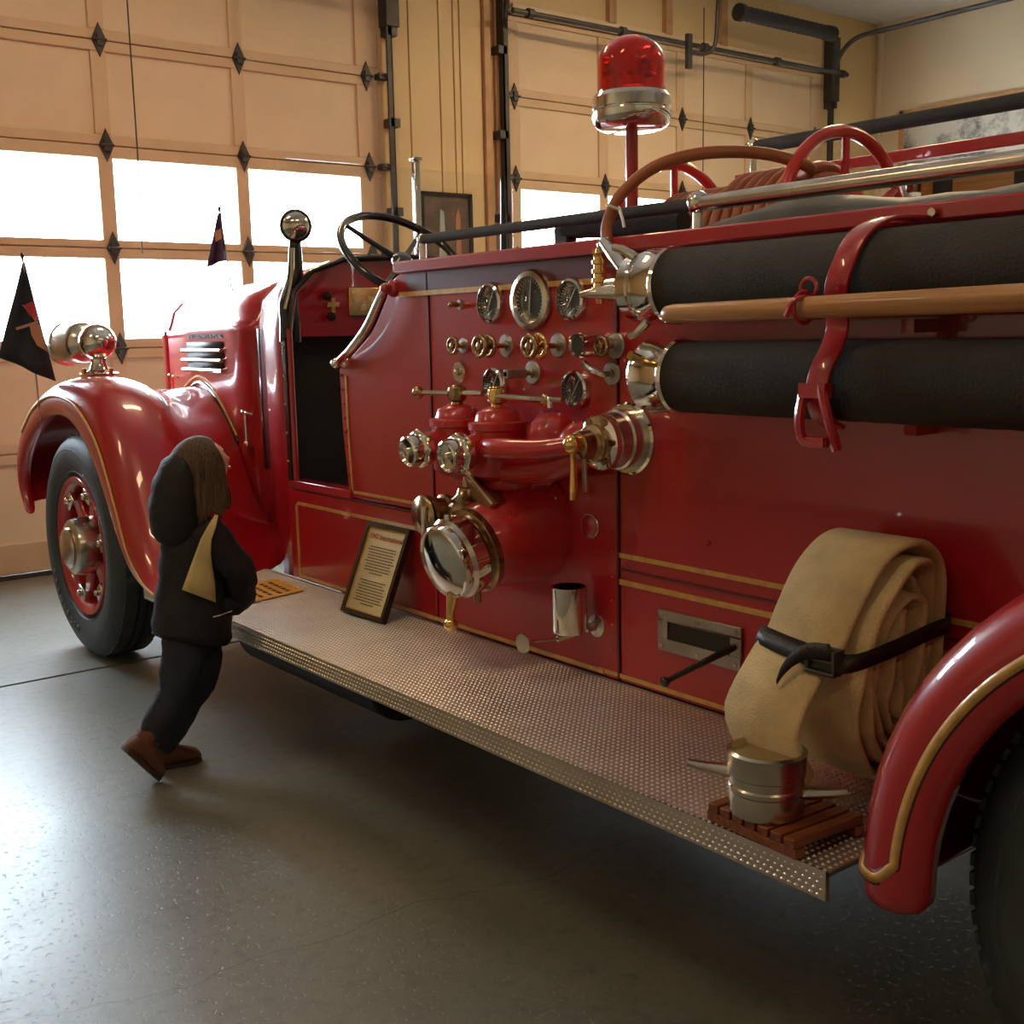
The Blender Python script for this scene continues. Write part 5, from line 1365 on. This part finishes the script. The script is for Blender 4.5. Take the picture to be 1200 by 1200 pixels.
# hair: one smooth cap with a curtain falling to the shoulders
n = 44; m_ = 30; vs = []
for i in range(m_ + 1):
    t = i / m_
    for k in range(n):
        a = 2 * PI * k / n; ca, sa = math.cos(a), math.sin(a)
        th_ = PI * .5 * min(1, t / .42)
        drop = max(0, t - .42) / .58
        f, s, u = math.sin(th_) * ca, math.sin(th_) * sa, math.cos(th_)
        X_ = f * (1.22 if f < 0 else 1.04); Y_ = s * 1.04; Z_ = u * 1.16
        front = max(0, ca)
        if t > .20 and X_ > .50: X_ = .50 + (X_ - .50) * max(0, 1 - (t - .20) / .08)
        strand = .030 * math.sin(k * 2.9) + .018 * math.sin(k * 5.3 + i * .4)
        X_ *= 1 + strand * .6 + .06 * drop; Y_ *= 1 + strand * .6 + .04 * drop
        p = hd0 + (F_ * X_ + S_h * Y_ + U_ * Z_) * .092
        L_ = (.150 + .018 * math.sin(k * 3.7) + .012 * math.sin(k * 1.3)) * (1 - .25 * front)
        p += Vector((.012 * drop * drop + .006 * math.sin(k * 1.7) * drop, -.004 * drop, -L_ * drop))
        vs.append(p)
fs = []
for i in range(m_):
    for k in range(n):
        l = (k + 1) % n; fs.append((i * n + k, (i + 1) * n + k, (i + 1) * n + l, i * n + l))
hrb = B().add(vs, fs)
obj('hair', hrb, HAIR, body, smooth=180, solid=.008, label='long light brown hair')
# jacket
V3 = Vector
jk = tube_shell('jacket', [(V3((1.492, 3.69, .445)), .128, .118), (V3((1.497, 3.69, .47)), .134, .122), (V3((1.500, 3.69, .54)), .130, .120), (V3((1.508, 3.69, .63)), .116, .112),
                           (V3((1.515, 3.69, .72)), .110, .112), (V3((1.518, 3.69, .79)), .102, .108), (V3((1.522, 3.69, .835)), .082, .088), (V3((1.53, 3.69, .865)), .062, .062)], JACKET, body, 'black hip length jacket')
def sleeve(sh, el, wr):
    sh, el, wr = V3(sh), V3(el), V3(wr)
    return tube_shell('sleeve', [(sh + V3((-.02, 0, .035)), .040, .034), (sh, .062, .050), (sh.lerp(el, .5), .058, .050), (el, .054, .050), (el.lerp(wr, .5), .050, .046), (wr, .044, .042), (wr + V3((-.028, .010 if wr.y < 3.69 else -.010, -.020)), .040, .038), (wr + V3((-.06, .022 if wr.y < 3.69 else -.022, -.030)), .034, .032)], JACKET, jk, n=16)
slv = sleeve(shR, elR, wrR); sleeve(shL, elL, wrL)
# hood hanging behind the head
hg = tube_shell('jacket_hood', [(V3((1.500, 3.69, .79)), .04, .06), (V3((1.478, 3.69, .815)), .075, .092), (V3((1.462, 3.69, .86)), .082, .100), (V3((1.462, 3.69, .92)), .076, .098), (V3((1.472, 3.69, .98)), .068, .090), (V3((1.488, 3.69, 1.035)), .052, .078), (V3((1.505, 3.69, 1.065)), .030, .05)], JACKET, body)
bpy.context.view_layer.update()
def on_jacket(u, v):
    d_ = ray(u, v).normalized(); best = None
    for o in (jk, slv):
        hit, loc, nrm, idx = o.ray_cast(Vector((0, 0, H)) - wloc(o), d_)
        if hit:
            p = loc + wloc(o)
            if best is None or p.length < best.length: best = p
    return (best if best is not None else py(u, v, 3.58)) - d_ * .014
lft = [(252, 603), (243, 617), (235, 632), (229, 648), (223, 664), (218, 678), (213, 691)]
rgt = [(256, 604), (253, 618), (248, 632), (247, 648), (249, 664), (252, 683), (253, 706)]
rows = []
for (a, b_) in zip(lft, rgt):
    rows.append([on_jacket(a[0] + (b_[0] - a[0]) * t / 5, a[1] + (b_[1] - a[1]) * t / 5) for t in range(6)])
obj('jacket_panel', B().grid(rows), CREAMJ, body, solid=.004, smooth=180, label='cream side panel')
obj('jacket_piping', B().tube([on_jacket(u, v) for u, v in ((250, 723), (258, 721), (266, 718), (272, 716))], .0022, 6), mat('white_piping', (.6, .58, .52), .5, noise=.05), body)
# jeans: one leg each, closed under the jacket
def leg(hp_, kn, an, hem):
    hp_, kn, an = V3(hp_), V3(kn), V3(an)
    return tube_shell('jeans_leg', [(hp_.lerp(V3((1.5, 3.69, .5)), .6) + V3((.0, .0, .08)), .060, .05), (hp_.lerp(V3((1.5, 3.69, .46)), .15), .080, .062), (hp_.lerp(kn, .5), .070, .060), (kn, .060, .054), (kn.lerp(an, .4), .056, .050), (an + (an - kn) * .0, .050, .047), (an + (an - kn).normalized() * hem, .050, .047)], JEANS, body)
leg(hR, kR, aR, .015); leg(hL, kL, aL, .035)
# boots with separate soles
def boot(heel, toe, shaft_top):
    heel, toe, st_ = V3(heel), V3(toe), V3(shaft_top)
    d_ = (toe - heel).normalized(); s_ = V3((0, 1, 0)); s_ = (s_ - d_ * s_.dot(d_)).normalized(); u_ = d_.cross(s_)
    if u_.z < 0: u_ = -u_
    prof = [(0, .016, .030), (.03, .027, .052), (.12, .034, .085), (.28, .036, .092), (.45, .036, .066), (.62, .039, .054), (.80, .039, .044), (.93, .030, .034), (1.0, .014, .018)]
    rows = []
    for (t, w_, h_) in prof:
        c = heel.lerp(toe, t); ring = []
        for k in range(16):
            a = 2 * PI * k / 16
            zc = math.sin(a); ring.append(c + s_ * math.cos(a) * w_ + u_ * (h_ / 2 + h_ / 2 * (zc if zc > 0 else max(zc * 1.3, -1))))
        rows.append(ring)
    b = B().grid(rows, True); b.f.append(tuple(range(16))); b.f.append(tuple(8 * 16 + k for k in range(16)))
    b.tube([heel.lerp(toe, .24) + u_ * .05, heel.lerp(toe, .22).lerp(st_, .6) + u_ * .02, st_], [.040, .041, .042], 14)
    o = obj('boot', b, BOOT, body, smooth=60)
    loop = []
    for (t, w_, h_) in prof: loop.append(heel.lerp(toe, t) + s_ * (w_ + .002))
    for (t, w_, h_) in reversed(prof): loop.append(heel.lerp(toe, t) - s_ * (w_ + .002))
    obj('boot_sole', B().prism([p - u_ * .010 for p in loop], u_ * .014), mat('dark_sole', (.05, .03, .02), .7, noise=.1), o)
boot((1.355, 3.75, .010), (1.515, 3.735, .010), (1.395, 3.75, .125))
boot((1.215, 3.615, .150), (1.325, 3.63, .012), (1.320, 3.63, .175))
